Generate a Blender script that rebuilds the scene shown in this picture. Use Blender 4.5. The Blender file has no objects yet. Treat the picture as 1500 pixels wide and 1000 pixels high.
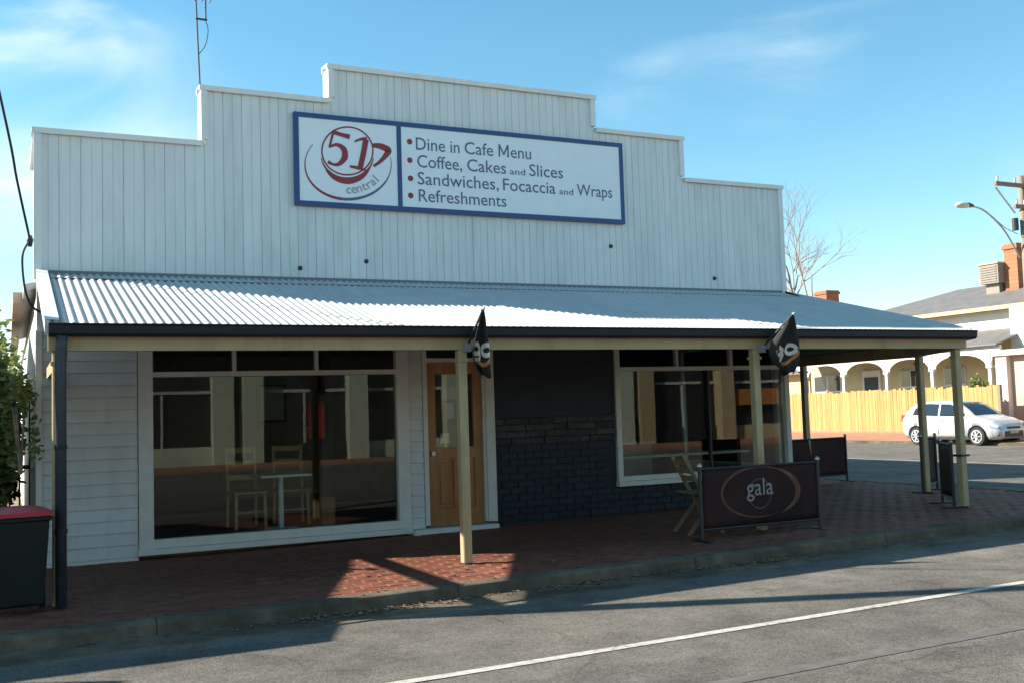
import bpy, bmesh, math, random
import numpy as np
from mathutils import Vector, Matrix
R_ = math.radians
random.seed(7)
scene = bpy.context.scene
COL = scene.collection

# ------------------------------------------------------------------ camera (from the photo's two vanishing points)
VX, VY, PC = np.array([3900., 503.]), np.array([10., 627.]), np.array([750., 500.])
FPX = math.sqrt(-np.dot(VX - PC, VY - PC))
def _d(x, y): return np.array([(x - PC[0]) / FPX, (y - PC[1]) / FPX, 1.0])
def _n(v): return v / np.linalg.norm(v)
_rx = _n(_d(*VX)); _ry = _d(*VY); _ry = _n(_ry - _rx * np.dot(_rx, _ry)); _rz = -np.cross(_rx, _ry)
if _rz[1] > 0: _rz = -_rz
RW = np.stack([_rx, _ry, _rz])
CAM = np.array([0, -11.899, 1.6])
def onY(x, y, Y=0.0): r = RW @ _d(x, y); return CAM + r * ((Y - CAM[1]) / r[1])
def onZ(x, y, Z=0.0): r = RW @ _d(x, y); return CAM + r * ((Z - CAM[2]) / r[2])
def onX(x, y, X=0.0): r = RW @ _d(x, y); return CAM + r * ((X - CAM[0]) / r[0])
cd = bpy.data.cameras.new('camera'); cam = bpy.data.objects.new('camera', cd); COL.objects.link(cam)
cd.sensor_width = 36; cd.lens = FPX / 1500 * 36; cd.clip_end = 3000; cd.clip_start = 0.05
M3 = RW @ np.diag([1, -1, -1])
cam.matrix_world = Matrix([[*M3[0], CAM[0]], [*M3[1], CAM[1]], [*M3[2], CAM[2]], [0, 0, 0, 1]])
scene.camera = cam

# ------------------------------------------------------------------ sky and sun
EL, AZ = R_(31.0), R_(28.0)          # sun low behind the left end of the shop
sun_from = Vector((-math.cos(AZ) * math.cos(EL), math.sin(AZ) * math.cos(EL), math.sin(EL)))
w = bpy.data.worlds.new('World'); scene.world = w; w.use_nodes = True
nt = w.node_tree; nt.nodes.clear()
out = nt.nodes.new('ShaderNodeOutputWorld'); bg = nt.nodes.new('ShaderNodeBackground')
sky = nt.nodes.new('ShaderNodeTexSky'); sky.sky_type = 'NISHITA'; sky.sun_disc = False
sky.sun_elevation = EL; sky.sun_rotation = math.atan2(sun_from.x, sun_from.y) % (2 * math.pi)
sky.air_density = 1.0; sky.dust_density = 0.0; sky.ozone_density = 1.6
bg.inputs['Strength'].default_value = 0.088
tc = nt.nodes.new('ShaderNodeTexCoord'); mp = nt.nodes.new('ShaderNodeMapping')
mp.inputs['Rotation'].default_value = (0.25, 0.35, 0.5); mp.inputs['Scale'].default_value = (1.5, 3.2, 5.5); mp.inputs['Location'].default_value = (-2.62, 0.44, -1.30)
n1 = nt.nodes.new('ShaderNodeTexNoise'); n1.inputs['Scale'].default_value = 1.25; n1.inputs['Detail'].default_value = 7; n1.inputs['Roughness'].default_value = 0.5; n1.inputs['Distortion'].default_value = 1.1
n2 = nt.nodes.new('ShaderNodeTexNoise'); n2.inputs['Scale'].default_value = 2.1; n2.inputs['Detail'].default_value = 2
r1 = nt.nodes.new('ShaderNodeMapRange'); r1.inputs[1].default_value = 0.46; r1.inputs[2].default_value = 0.74; r1.interpolation_type = 'SMOOTHSTEP'
r2 = nt.nodes.new('ShaderNodeMapRange'); r2.inputs[1].default_value = 0.50; r2.inputs[2].default_value = 0.63; r2.interpolation_type = 'SMOOTHSTEP'
mp2 = nt.nodes.new('ShaderNodeMapping'); mp2.inputs['Location'].default_value = (1.04, 1.26, -4.34)
mu = nt.nodes.new('ShaderNodeMath'); mu.operation = 'MULTIPLY'; mu2 = nt.nodes.new('ShaderNodeMath'); mu2.operation = 'MULTIPLY'; mu2.inputs[1].default_value = 0.85
mix = nt.nodes.new('ShaderNodeMix'); mix.data_type = 'RGBA'; mix.inputs[7].default_value = (5.4, 6.1, 6.4, 1)
L = nt.links.new
L(tc.outputs['Generated'], mp.inputs[0]); L(mp.outputs[0], n1.inputs['Vector']); L(n1.outputs[0], r1.inputs[0])
L(tc.outputs['Generated'], mp2.inputs[0]); L(mp2.outputs[0], n2.inputs['Vector']); L(n2.outputs[0], r2.inputs[0])
L(r1.outputs[0], mu.inputs[0]); L(r2.outputs[0], mu.inputs[1]); L(mu.outputs[0], mu2.inputs[0]); L(mu2.outputs[0], mix.inputs[0])
hs = nt.nodes.new('ShaderNodeHueSaturation'); hs.inputs['Saturation'].default_value = 1.2; hs.inputs['Hue'].default_value = 0.478
L(sky.outputs[0], hs.inputs['Color']); L(hs.outputs[0], mix.inputs[6]); L(mix.outputs[2], bg.inputs[0]); L(bg.outputs[0], out.inputs[0])
sl = bpy.data.lights.new('sun', 'SUN'); sun = bpy.data.objects.new('sun', sl); COL.objects.link(sun)
sl.energy = 5.0; sl.angle = R_(0.55); sl.color = (1.0, 0.92, 0.80)
sun.rotation_euler = sun_from.to_track_quat('Z', 'Y').to_euler(); sun.location = (-30, 12, 25)
vs = scene.view_settings; vs.view_transform = 'Standard'; vs.look = 'None'; vs.exposure = 1.3; vs.gamma = 1; vs.use_curve_mapping = False
scene.render.engine = 'CYCLES'
scene.cycles.max_bounces = 8; scene.cycles.transparent_max_bounces = 24

# ------------------------------------------------------------------ materials
def mat(name, col, rough=0.7, metal=0.0, var=0.12, scale=6.0, bump=0.0, bscale=60.0, rnd=0.0, col2=None, spec=0.5, stretch=(1, 1, 1), stain=0.0):
    m = bpy.data.materials.new(name); m.use_nodes = True; t = m.node_tree; b = t.nodes['Principled BSDF']; k = t.links.new
    b.inputs['Roughness'].default_value = rough; b.inputs['Metallic'].default_value = metal; b.inputs['Specular IOR Level'].default_value = spec
    g = t.nodes.new('ShaderNodeNewGeometry'); vm = t.nodes.new('ShaderNodeVectorMath'); vm.operation = 'MULTIPLY'; vm.inputs[1].default_value = stretch
    k(g.outputs['Position'], vm.inputs[0])
    n = t.nodes.new('ShaderNodeTexNoise'); n.inputs['Scale'].default_value = scale; n.inputs['Detail'].default_value = 6; n.inputs['Roughness'].default_value = 0.65
    k(vm.outputs[0], n.inputs['Vector'])
    rr = t.nodes.new('ShaderNodeMapRange'); rr.inputs[1].default_value = 0.3; rr.inputs[2].default_value = 0.7; rr.inputs[3].default_value = 1 - var; rr.inputs[4].default_value = 1 + var
    k(n.outputs[0], rr.inputs[0])
    base = t.nodes.new('ShaderNodeMix'); base.data_type = 'RGBA'; base.inputs[6].default_value = (*col, 1); base.inputs[7].default_value = (*(col2 or col), 1)
    n3 = t.nodes.new('ShaderNodeTexNoise'); n3.inputs['Scale'].default_value = scale * 0.23; n3.inputs['Detail'].default_value = 4
    k(vm.outputs[0], n3.inputs['Vector'])
    r3 = t.nodes.new('ShaderNodeMapRange'); r3.inputs[1].default_value = 0.35; r3.inputs[2].default_value = 0.65; k(n3.outputs[0], r3.inputs[0]); k(r3.outputs[0], base.inputs[0])
    mulc = t.nodes.new('ShaderNodeMix'); mulc.data_type = 'RGBA'; mulc.blend_type = 'MULTIPLY'; mulc.inputs[0].default_value = 1
    k(base.outputs[2], mulc.inputs[6])
    val = rr.outputs[0]
    if rnd:
        oi = t.nodes.new('ShaderNodeObjectInfo'); r4 = t.nodes.new('ShaderNodeMapRange'); r4.inputs[3].default_value = 1 - rnd; r4.inputs[4].default_value = 1 + rnd
        k(oi.outputs['Random'], r4.inputs[0]); mm = t.nodes.new('ShaderNodeMath'); mm.operation = 'MULTIPLY'; k(val, mm.inputs[0]); k(r4.outputs[0], mm.inputs[1]); val = mm.outputs[0]
    if stain:
        n5 = t.nodes.new('ShaderNodeTexNoise'); n5.inputs['Scale'].default_value = 1.4; n5.inputs['Detail'].default_value = 8; n5.inputs['Roughness'].default_value = 0.7
        v5 = t.nodes.new('ShaderNodeVectorMath'); v5.operation = 'MULTIPLY'; v5.inputs[1].default_value = (2.2, 2.2, 0.35); k(g.outputs['Position'], v5.inputs[0]); k(v5.outputs[0], n5.inputs['Vector'])
        r5 = t.nodes.new('ShaderNodeMapRange'); r5.inputs[1].default_value = 0.52; r5.inputs[2].default_value = 0.75; r5.inputs[3].default_value = 1; r5.inputs[4].default_value = 1 - stain
        k(n5.outputs[0], r5.inputs[0]); m5 = t.nodes.new('ShaderNodeMath'); m5.operation = 'MULTIPLY'; k(val, m5.inputs[0]); k(r5.outputs[0], m5.inputs[1]); val = m5.outputs[0]
    k(val, mulc.inputs[7]); k(mulc.outputs[2], b.inputs['Base Color'])
    if bump:
        nb = t.nodes.new('ShaderNodeTexNoise'); nb.inputs['Scale'].default_value = bscale; nb.inputs['Detail'].default_value = 4; k(vm.outputs[0], nb.inputs['Vector'])
        bp = t.nodes.new('ShaderNodeBump'); bp.inputs['Strength'].default_value = bump; bp.inputs['Distance'].default_value = 0.01; k(nb.outputs[0], bp.inputs['Height']); k(bp.outputs[0], b.inputs['Normal'])
    return m
def glass_mat(name, tint=(0.86, 0.9, 0.88), ior=1.5):
    m = bpy.data.materials.new(name); m.use_nodes = True; t = m.node_tree; t.nodes.clear(); k = t.links.new
    o = t.nodes.new('ShaderNodeOutputMaterial'); tr = t.nodes.new('ShaderNodeBsdfTransparent'); gl = t.nodes.new('ShaderNodeBsdfGlossy'); mx = t.nodes.new('ShaderNodeMixShader'); fr = t.nodes.new('ShaderNodeFresnel')
    tr.inputs[0].default_value = (*tint, 1); gl.inputs['Roughness'].default_value = 0.004; fr.inputs['IOR'].default_value = ior
    n = t.nodes.new('ShaderNodeTexNoise'); n.inputs['Scale'].default_value = 1.3; bp = t.nodes.new('ShaderNodeBump'); bp.inputs['Strength'].default_value = 0.015; bp.inputs['Distance'].default_value = 0.02
    g = t.nodes.new('ShaderNodeNewGeometry'); k(g.outputs['Position'], n.inputs['Vector']); k(n.outputs[0], bp.inputs['Height']); k(bp.outputs[0], gl.inputs['Normal'])
    k(fr.outputs[0], mx.inputs[0]); k(tr.outputs[0], mx.inputs[1]); k(gl.outputs[0], mx.inputs[2]); k(mx.outputs[0], o.inputs[0])
    return m
def leaf_mat(name, c1, c2):
    m = mat(name, c1, 0.55, var=0.3, scale=9, col2=c2); t = m.node_tree; b = t.nodes['Principled BSDF']; o = t.nodes['Material Output']
    tl = t.nodes.new('ShaderNodeBsdfTranslucent'); mx = t.nodes.new('ShaderNodeMixShader'); mx.inputs[0].default_value = 0.35
    src = b.inputs['Base Color'].links[0].from_socket; t.links.new(src, tl.inputs[0])
    t.links.new(b.outputs[0], mx.inputs[1]); t.links.new(tl.outputs[0], mx.inputs[2]); t.links.new(mx.outputs[0], o.inputs[0]); return m
M = {}
def asphalt_mat():
    m = mat('asphalt', (0.135, 0.126, 0.112), 0.9, var=0.24, scale=3.0, bump=0.9, bscale=170, col2=(0.175, 0.16, 0.138), spec=0.06)
    t = m.node_tree; k = t.links.new; b = t.nodes['Principled BSDF']; src = b.inputs['Base Color'].links[0].from_socket
    g = t.nodes.new('ShaderNodeNewGeometry'); n = t.nodes.new('ShaderNodeTexVoronoi'); n.inputs['Scale'].default_value = 85; k(g.outputs['Position'], n.inputs['Vector'])
    r = t.nodes.new('ShaderNodeMapRange'); r.inputs[3].default_value = 0.72; r.inputs[4].default_value = 1.3
    sp = t.nodes.new('ShaderNodeSeparateColor'); k(n.outputs['Color'], sp.inputs[0]); k(sp.outputs[0], r.inputs[0])
    # worn wheel tracks and old patches run along the street
    w2 = t.nodes.new('ShaderNodeTexNoise'); w2.inputs['Scale'].default_value = 1.0; w2.inputs['Detail'].default_value = 5
    vm = t.nodes.new('ShaderNodeVectorMath'); vm.operation = 'MULTIPLY'; vm.inputs[1].default_value = (0.12, 1.6, 1); k(g.outputs['Position'], vm.inputs[0]); k(vm.outputs[0], w2.inputs['Vector'])
    r2 = t.nodes.new('ShaderNodeMapRange'); r2.inputs[1].default_value = 0.3; r2.inputs[2].default_value = 0.7; r2.inputs[3].default_value = 0.82; r2.inputs[4].default_value = 1.14; k(w2.outputs[0], r2.inputs[0])
    mm = t.nodes.new('ShaderNodeMath'); mm.operation = 'MULTIPLY'; k(r.outputs[0], mm.inputs[0]); k(r2.outputs[0], mm.inputs[1])
    # fine cracks (edges of large warped cells) that come and go, and a few dark oil stains
    wn = t.nodes.new('ShaderNodeTexNoise'); wn.inputs['Scale'].default_value = 2.2; wn.inputs['Detail'].default_value = 5; k(g.outputs['Position'], wn.inputs['Vector'])
    va = t.nodes.new('ShaderNodeVectorMath'); va.operation = 'MULTIPLY_ADD'; va.inputs[1].default_value = (.55, .55, 0); k(wn.outputs['Color'], va.inputs[0]); k(g.outputs['Position'], va.inputs[2])
    cv = t.nodes.new('ShaderNodeTexVoronoi'); cv.feature = 'DISTANCE_TO_EDGE'; cv.inputs['Scale'].default_value = .42; k(va.outputs[0], cv.inputs['Vector'])
    cr = t.nodes.new('ShaderNodeMapRange'); cr.inputs[1].default_value = .002; cr.inputs[2].default_value = .008; cr.inputs[3].default_value = .78; cr.inputs[4].default_value = 1; k(cv.outputs['Distance'], cr.inputs[0])
    cn = t.nodes.new('ShaderNodeTexNoise'); cn.inputs['Scale'].default_value = .5; k(g.outputs['Position'], cn.inputs['Vector'])
    cm = t.nodes.new('ShaderNodeMapRange'); cm.inputs[1].default_value = .46; cm.inputs[2].default_value = .58; k(cn.outputs[0], cm.inputs[0])
    cx = t.nodes.new('ShaderNodeMix'); cx.data_type = 'FLOAT'; k(cm.outputs[0], cx.inputs[0]); cx.inputs[2].default_value = 1; k(cr.outputs[0], cx.inputs[3])
    on = t.nodes.new('ShaderNodeTexNoise'); on.inputs['Scale'].default_value = 1.5; on.inputs['Detail'].default_value = 6; k(g.outputs['Position'], on.inputs['Vector'])
    om = t.nodes.new('ShaderNodeMapRange'); om.inputs[1].default_value = .60; om.inputs[2].default_value = .74; om.inputs[3].default_value = 1; om.inputs[4].default_value = .62; k(on.outputs[0], om.inputs[0])
    m2 = t.nodes.new('ShaderNodeMath'); m2.operation = 'MULTIPLY'; k(cx.outputs[0], m2.inputs[0]); k(om.outputs[0], m2.inputs[1]); m3 = t.nodes.new('ShaderNodeMath'); m3.operation = 'MULTIPLY'; k(m2.outputs[0], m3.inputs[0]); k(mm.outputs[0], m3.inputs[1]); mm = m3
    mx = t.nodes.new('ShaderNodeMix'); mx.data_type = 'RGBA'; mx.blend_type = 'MULTIPLY'; mx.inputs[0].default_value = 1; k(src, mx.inputs[6]); k(mm.outputs[0], mx.inputs[7]); k(mx.outputs[2], b.inputs['Base Color'])
    return m
M['asphalt'] = asphalt_mat()
M['earth'] = mat('earth', (0.2, 0.15, 0.1), 0.95, var=0.3, scale=2)
M['mortar'] = mat('paving_joint', (0.15, 0.085, 0.055), 0.95, var=0.3, scale=20)
M['paver'] = mat('clay_paver', (0.19, 0.072, 0.046), 0.7, var=0.28, scale=7, rnd=0.16, col2=(0.16, 0.060, 0.038), bump=0.2, bscale=120, spec=0.25)
M['concrete'] = mat('kerb_concrete', (0.15, 0.122, 0.088), 0.95, var=0.3, scale=7, col2=(0.08, 0.067, 0.05), spec=0.15, bump=0.5, bscale=90)
M['linepaint'] = mat('road_line_paint', (0.44, 0.41, 0.36), 0.85, var=0.3, scale=18, bump=0.4, bscale=150)
def worn_paint():
    m = M['linepaint']; t = m.node_tree; k = t.links.new; b = t.nodes['Principled BSDF']; src = b.inputs['Base Color'].links[0].from_socket
    g = t.nodes.new('ShaderNodeNewGeometry'); n = t.nodes.new('ShaderNodeTexNoise'); n.inputs['Scale'].default_value = 26; n.inputs['Detail'].default_value = 7; n.inputs['Roughness'].default_value = .75; k(g.outputs['Position'], n.inputs['Vector'])
    n2 = t.nodes.new('ShaderNodeTexNoise'); n2.inputs['Scale'].default_value = 1.3; k(g.outputs['Position'], n2.inputs['Vector'])
    ad = t.nodes.new('ShaderNodeMath'); ad.operation = 'MULTIPLY_ADD'; ad.inputs[1].default_value = .5; k(n2.outputs[0], ad.inputs[0]); k(n.outputs[0], ad.inputs[2])
    r = t.nodes.new('ShaderNodeMapRange'); r.inputs[1].default_value = .80; r.inputs[2].default_value = .90; k(ad.outputs[0], r.inputs[0])
    mx = t.nodes.new('ShaderNodeMix'); mx.data_type = 'RGBA'; mx.inputs[7].default_value = (.17, .155, .135, 1); k(r.outputs[0], mx.inputs[0]); k(src, mx.inputs[6]); k(mx.outputs[2], b.inputs['Base Color'])
worn_paint()
M['tar'] = mat('tar_seam', (0.105, 0.097, 0.086), 0.85, var=0.3, scale=9)
M['white'] = mat('white_cladding_paint', (0.68, 0.705, 0.70), 0.5, var=0.06, scale=3.0, rnd=0.03, col2=(0.645, 0.675, 0.675), stretch=(3, 3, 0.5), stain=0.2)
M['cap'] = mat('pale_capping', (0.70, 0.72, 0.71), 0.45, var=0.06, scale=5)
M['wb'] = mat('weatherboard_paint', (0.54, 0.55, 0.545), 0.6, var=0.08, scale=4, rnd=0.035, stain=0.2)
M['frame'] = mat('cream_white_trim', (0.56, 0.555, 0.52), 0.55, var=0.08, scale=6)
M['cream'] = mat('cream_verandah_paint', (0.41, 0.315, 0.175), 0.6, var=0.1, scale=4, stain=0.35)
M['gutter'] = mat('navy_gutter', (0.010, 0.013, 0.02), 0.5, spec=0.3, var=0.12, scale=5)
M['pipe'] = mat('slate_downpipe', (0.035, 0.042, 0.055), 0.5, var=0.15, scale=5)
M['zinc'] = mat('galvanised_sheet', (0.47, 0.475, 0.465), 0.6, 0.0, var=0.08, scale=2.5, rnd=0.05, stretch=(4, 0.7, 0.7), stain=0.12)
M['apron'] = mat('apron_flashing', (0.15, 0.18, 0.20), 0.6, 0.0, var=0.1, scale=4)
M['navy'] = mat('navy_wall_paint', (0.022, 0.028, 0.042), 0.65, var=0.2, scale=4, spec=0.25)
M['navybrick'] = mat('navy_painted_brick', (0.012, 0.017, 0.028), 0.6, spec=0.3, var=0.2, scale=14, rnd=0.2, bump=0.3, bscale=70)
M['stone'] = mat('dark_ledge_stone', (0.045, 0.045, 0.047), 0.8, var=0.45, scale=16, rnd=0.4, col2=(0.025, 0.025, 0.028), bump=0.6, bscale=40)
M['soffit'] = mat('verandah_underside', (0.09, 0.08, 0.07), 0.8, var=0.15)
M['door'] = mat('varnished_timber', (0.36, 0.145, 0.036), 0.42, var=0.22, scale=7, stretch=(5, 5, 0.5), col2=(0.25, 0.095, 0.024))
M['dark'] = mat('dark_metal', (0.02, 0.02, 0.022), 0.5, var=0.1)
M['black'] = mat('black_cloth', (0.018, 0.017, 0.016), 0.85, var=0.25, scale=12)
M['glass'] = glass_mat('window_glass', ior=1.4)
M['inwall'] = mat('interior_plaster', (0.36, 0.32, 0.24), 0.8, var=0.1)
M['infloor'] = mat('interior_floor', (0.13, 0.07, 0.04), 0.5, var=0.2, scale=5)
M['oldpine'] = mat('weathered_chair_timber', (0.20, 0.14, 0.07), 0.7, var=0.2, scale=12)
M['pine'] = mat('pale_pine', (0.50, 0.34, 0.16), 0.5, var=0.15, scale=12, stretch=(1, 1, 4))
M['signwhite'] = mat('sign_face', (0.74, 0.80, 0.84), 0.35, var=0.02)
M['signblue'] = mat('sign_blue', (0.016, 0.055, 0.18), 0.4, var=0.05)
M['signtext'] = mat('sign_text', (0.09, 0.115, 0.19), 0.4, var=0.03)
M['signred'] = mat('sign_red', (0.24, 0.016, 0.026), 0.4, var=0.05)
M['signgrey'] = mat('sign_grey', (0.26, 0.27, 0.3), 0.4, var=0.04)
M['banner'] = mat('banner_vinyl', (0.046, 0.021, 0.018), 0.7, spec=0.12, var=0.3, scale=2.2, col2=(0.022, 0.012, 0.013))
M['bannerglow'] = mat('banner_print_orange', (0.10, 0.032, 0.02), 0.6, var=0.3, scale=6)
M['bannerpale'] = mat('banner_print_pale', (0.11, 0.07, 0.055), 0.6, var=0.25, scale=6)
M['printwhite'] = mat('print_white', (0.22, 0.22, 0.23), 0.5, var=0.05)
M['flagprint'] = mat('flag_print', (0.62, 0.6, 0.55), 0.7, var=0.1)
M['flagorange'] = mat('flag_print_orange', (0.45, 0.17, 0.05), 0.7, var=0.15)
M['bin'] = mat('bin_green_plastic', (0.008, 0.014, 0.012), 0.55, spec=0.25, var=0.1)
M['binred'] = mat('bin_red_lid', (0.42, 0.015, 0.035), 0.45, var=0.12, scale=4)
M['rubber'] = mat('rubber', (0.018, 0.018, 0.018), 0.8, var=0.1)
M['timber'] = mat('grey_pole_timber', (0.23, 0.18, 0.135), 0.85, var=0.25, scale=8, stretch=(6, 6, 0.6), bump=0.4)
M['mast'] = mat('dull_mast_metal', (0.10, 0.10, 0.11), 0.7)
M['steel'] = mat('galvanised_steel', (0.42, 0.43, 0.44), 0.4, 0.6, var=0.08)
M['carpaint'] = mat('silver_white_car_paint', (0.52, 0.535, 0.55), 0.25, 0.25, var=0.01)
M['carglass'] = mat('car_glass', (0.018, 0.026, 0.032), 0.06, var=0.02, spec=0.8)
M['rim'] = mat('alloy_rim', (0.55, 0.56, 0.57), 0.35, 0.5, var=0.04)
M['lamp'] = mat('headlamp_lens', (0.62, 0.65, 0.68), 0.12, 0.2, var=0.03)
M['amber'] = mat('amber_lens', (0.5, 0.2, 0.03), 0.2, var=0.03)
M['paling'] = mat('bleached_paling', (0.40, 0.275, 0.09), 0.85, var=0.2, scale=8, rnd=0.14, stretch=(6, 6, 0.7), col2=(0.34, 0.235, 0.09))
M['hwall'] = mat('cream_render', (0.50, 0.40, 0.23), 0.8, var=0.1, scale=2)
M['hwhite'] = mat('white_render', (0.60, 0.57, 0.52), 0.7, var=0.08, scale=2)
M['hpink'] = mat('pink_render', (0.52, 0.38, 0.29), 0.8, var=0.05, scale=2)
M['hroof'] = mat('weathered_iron_roof', (0.155, 0.145, 0.14), 0.6, 0.1, var=0.2, scale=2)
M['redbrick'] = mat('red_brick', (0.36, 0.14, 0.065), 0.85, var=0.25, scale=14, rnd=0.15)
M['redgravel'] = mat('red_footpath', (0.36, 0.17, 0.10), 0.9, var=0.2, scale=3, bump=0.4)
M['cooler'] = mat('cooler_louvre', (0.24, 0.205, 0.17), 0.7, var=0.1)
M['bark'] = mat('grey_bark', (0.27, 0.215, 0.175), 0.9, var=0.25, scale=9)
M['leaf'] = leaf_mat('light_leaf', (0.22, 0.27, 0.085), (0.13, 0.19, 0.05))
M['leafdark'] = leaf_mat('dark_leaf', (0.035, 0.06, 0.02), (0.02, 0.04, 0.015))
M['litter'] = mat('dry_leaf', (0.2, 0.12, 0.06), 0.85, var=0.3, rnd=0.2)
M['oppgreen'] = mat('pale_green_render', (0.62, 0.68, 0.52), 0.8, var=0.06)
M['oppdark'] = mat('dark_shopfront', (0.03, 0.03, 0.032), 0.3, var=0.2)
M['oppred'] = mat('red_panel', (0.4, 0.03, 0.03), 0.6)
M['counter'] = mat('counter_laminate', (0.42, 0.46, 0.40), 0.4, var=0.05)

# ------------------------------------------------------------------ mesh helpers
ORG = {}
class MB:
    def __init__(s): s.v = []; s.f = []
    def add(s, vs, fs):
        o = len(s.v); s.v += [tuple(map(float, p)) for p in vs]; s.f += [tuple(i + o for i in f) for f in fs]; return s
    def box(s, x0, x1, y0, y1, z0, z1):
        return s.add([(x0, y0, z0), (x1, y0, z0), (x1, y1, z0), (x0, y1, z0), (x0, y0, z1), (x1, y0, z1), (x1, y1, z1), (x0, y1, z1)],
                     [(0, 3, 2, 1), (4, 5, 6, 7), (0, 1, 5, 4), (1, 2, 6, 5), (2, 3, 7, 6), (3, 0, 4, 7)])
    def prism(s, poly, ext):
        n = len(poly); e = Vector(ext); a = [Vector(p) for p in poly]; b = [p + e for p in a]
        return s.add(a + b, [tuple(range(n))[::-1], tuple(range(n, 2 * n))] + [(i, (i + 1) % n, n + (i + 1) % n, n + i) for i in range(n)])
    def tube(s, pts, r, n=8, cap=True):
        pts = [Vector(p) for p in pts]; rs = r if isinstance(r, (list, tuple)) else [r] * len(pts); rings = []
        up = None
        for i, p in enumerate(pts):
            d = (pts[min(i + 1, len(pts) - 1)] - pts[max(i - 1, 0)]).normalized()
            if up is None: up = Vector((0, 0, 1)) if abs(d.z) < 0.9 else Vector((1, 0, 0))
            a = d.cross(up)
            if a.length < 1e-4: a = d.cross(Vector((0.3, 1, 0.2)))
            a.normalize(); b = d.cross(a).normalized(); up = -b if False else a.cross(d).normalized()
            rings.append([p + (a * math.cos(2 * math.pi * j / n) + b * math.sin(2 * math.pi * j / n)) * rs[i] for j in range(n)])
        fs = []
        for i in range(len(pts) - 1):
            for j in range(n): fs.append((i * n + j, i * n + (j + 1) % n, (i + 1) * n + (j + 1) % n, (i + 1) * n + j))
        if cap: fs += [tuple(range(n))[::-1], tuple((len(pts) - 1) * n + j for j in range(n))]
        return s.add([q for rg in rings for q in rg], fs)
    def bar(s, a, b, w_, h_=None):           # square bar between two points
        a, b = Vector(a), Vector(b); d = (b - a).normalized(); h_ = h_ or w_
        up = Vector((0, 0, 1)) if abs(d.z) < 0.95 else Vector((0, 1, 0))
        x = d.cross(up).normalized(); y = x.cross(d).normalized(); x = x * w_ / 2; y = y * h_ / 2
        return s.add([a - x - y, a + x - y, a + x + y, a - x + y, b - x - y, b + x - y, b + x + y, b - x + y],
                     [(0, 3, 2, 1), (4, 5, 6, 7), (0, 1, 5, 4), (1, 2, 6, 5), (2, 3, 7, 6), (3, 0, 4, 7)])
    def build(s, name, m, parent=None, base=None, smooth=False, bevel=0.0, local=False):
        o_ = ORG.get(parent.name, Vector()) if parent else Vector(base or (0, 0, 0))
        if local: o_ = Vector()
        me = bpy.data.meshes.new(name); me.from_pydata([tuple(Vector(p) - o_) for p in s.v], [], s.f)
        bm = bmesh.new(); bm.from_mesh(me); bmesh.ops.recalc_face_normals(bm, faces=bm.faces)
        if bevel: bmesh.ops.bevel(bm, geom=bm.edges[:], offset=bevel, segments=1, affect='EDGES')
        bm.to_mesh(me); bm.free()
        if smooth:
            for p in me.polygons: p.use_smooth = True
        me.materials.append(M[m] if isinstance(m, str) else m)
        ob = bpy.data.objects.new(name, me); COL.objects.link(ob)
        if parent: ob.parent = parent; ORG[ob.name] = ORG.get(parent.name, Vector())
        else: ob.location = o_; ORG[ob.name] = o_
        return ob
def tag(o, label=None, cat=None, group=None, kind=None):
    if label: o['label'] = label
    if cat: o['category'] = cat
    if group: o['group'] = group
    if kind: o['kind'] = kind
    return o
def thing(name, loc, label, cat, group=None, rz=0):
    o = bpy.data.objects.new(name, None); COL.objects.link(o); o.location = loc; o.rotation_euler.z = rz; o.empty_display_size = 0.2
    ORG[o.name] = Vector(loc); return tag(o, label, cat, group)
def box(x0, x1, y0, y1, z0, z1): return MB().box(x0, x1, y0, y1, z0, z1)
def part(name, m, parent, *b, bevel=0.0): return box(*b).build(name, m, parent, bevel=bevel)
def copy_to(src, name, parent, loc):          # a piece that shares its mesh
    c = src.copy(); c.name = name; COL.objects.link(c); c.parent = parent; c.location = loc; return c
def tree_copy(o, parent=None):
    c = o.copy(); COL.objects.link(c); c.parent = parent
    for ch in list(o.children): tree_copy(ch, c)
    return c
def text_mesh(body, bold=0.0, shear=0.0):
    cu = bpy.data.curves.new('lettering', 'FONT'); cu.body = body; cu.size = 1.0; cu.offset = bold; cu.shear = shear; cu.resolution_u = 3
    ob = bpy.data.objects.new('lettering', cu); COL.objects.link(ob); bpy.context.view_layer.update()
    dg = bpy.context.evaluated_depsgraph_get(); me = bpy.data.meshes.new_from_object(ob.evaluated_get(dg))
    vs_ = [Vector(v.co) for v in me.vertices]; fs_ = [tuple(p.vertices) for p in me.polygons]
    bpy.data.objects.remove(ob); bpy.data.curves.remove(cu); bpy.data.meshes.remove(me); return vs_, fs_
def text_on_wall(body, x0, x1, z, Y, m, parent, name='lettering', height=None, bold=0.012, rot=0.0):
    v, f = text_mesh(body, bold); a = min(p.x for p in v); b = max(p.x for p in v); k = (x1 - x0) / (b - a)
    kz = k if not height else height / 0.73
    c, s_ = math.cos(rot), math.sin(rot)
    pts = [((p.x - a) * k, p.y * kz) for p in v]
    return MB().add([(x0 + px * c - pz * s_, Y, z + px * s_ + pz * c) for px, pz in pts], f).build(name, m, parent)
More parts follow.
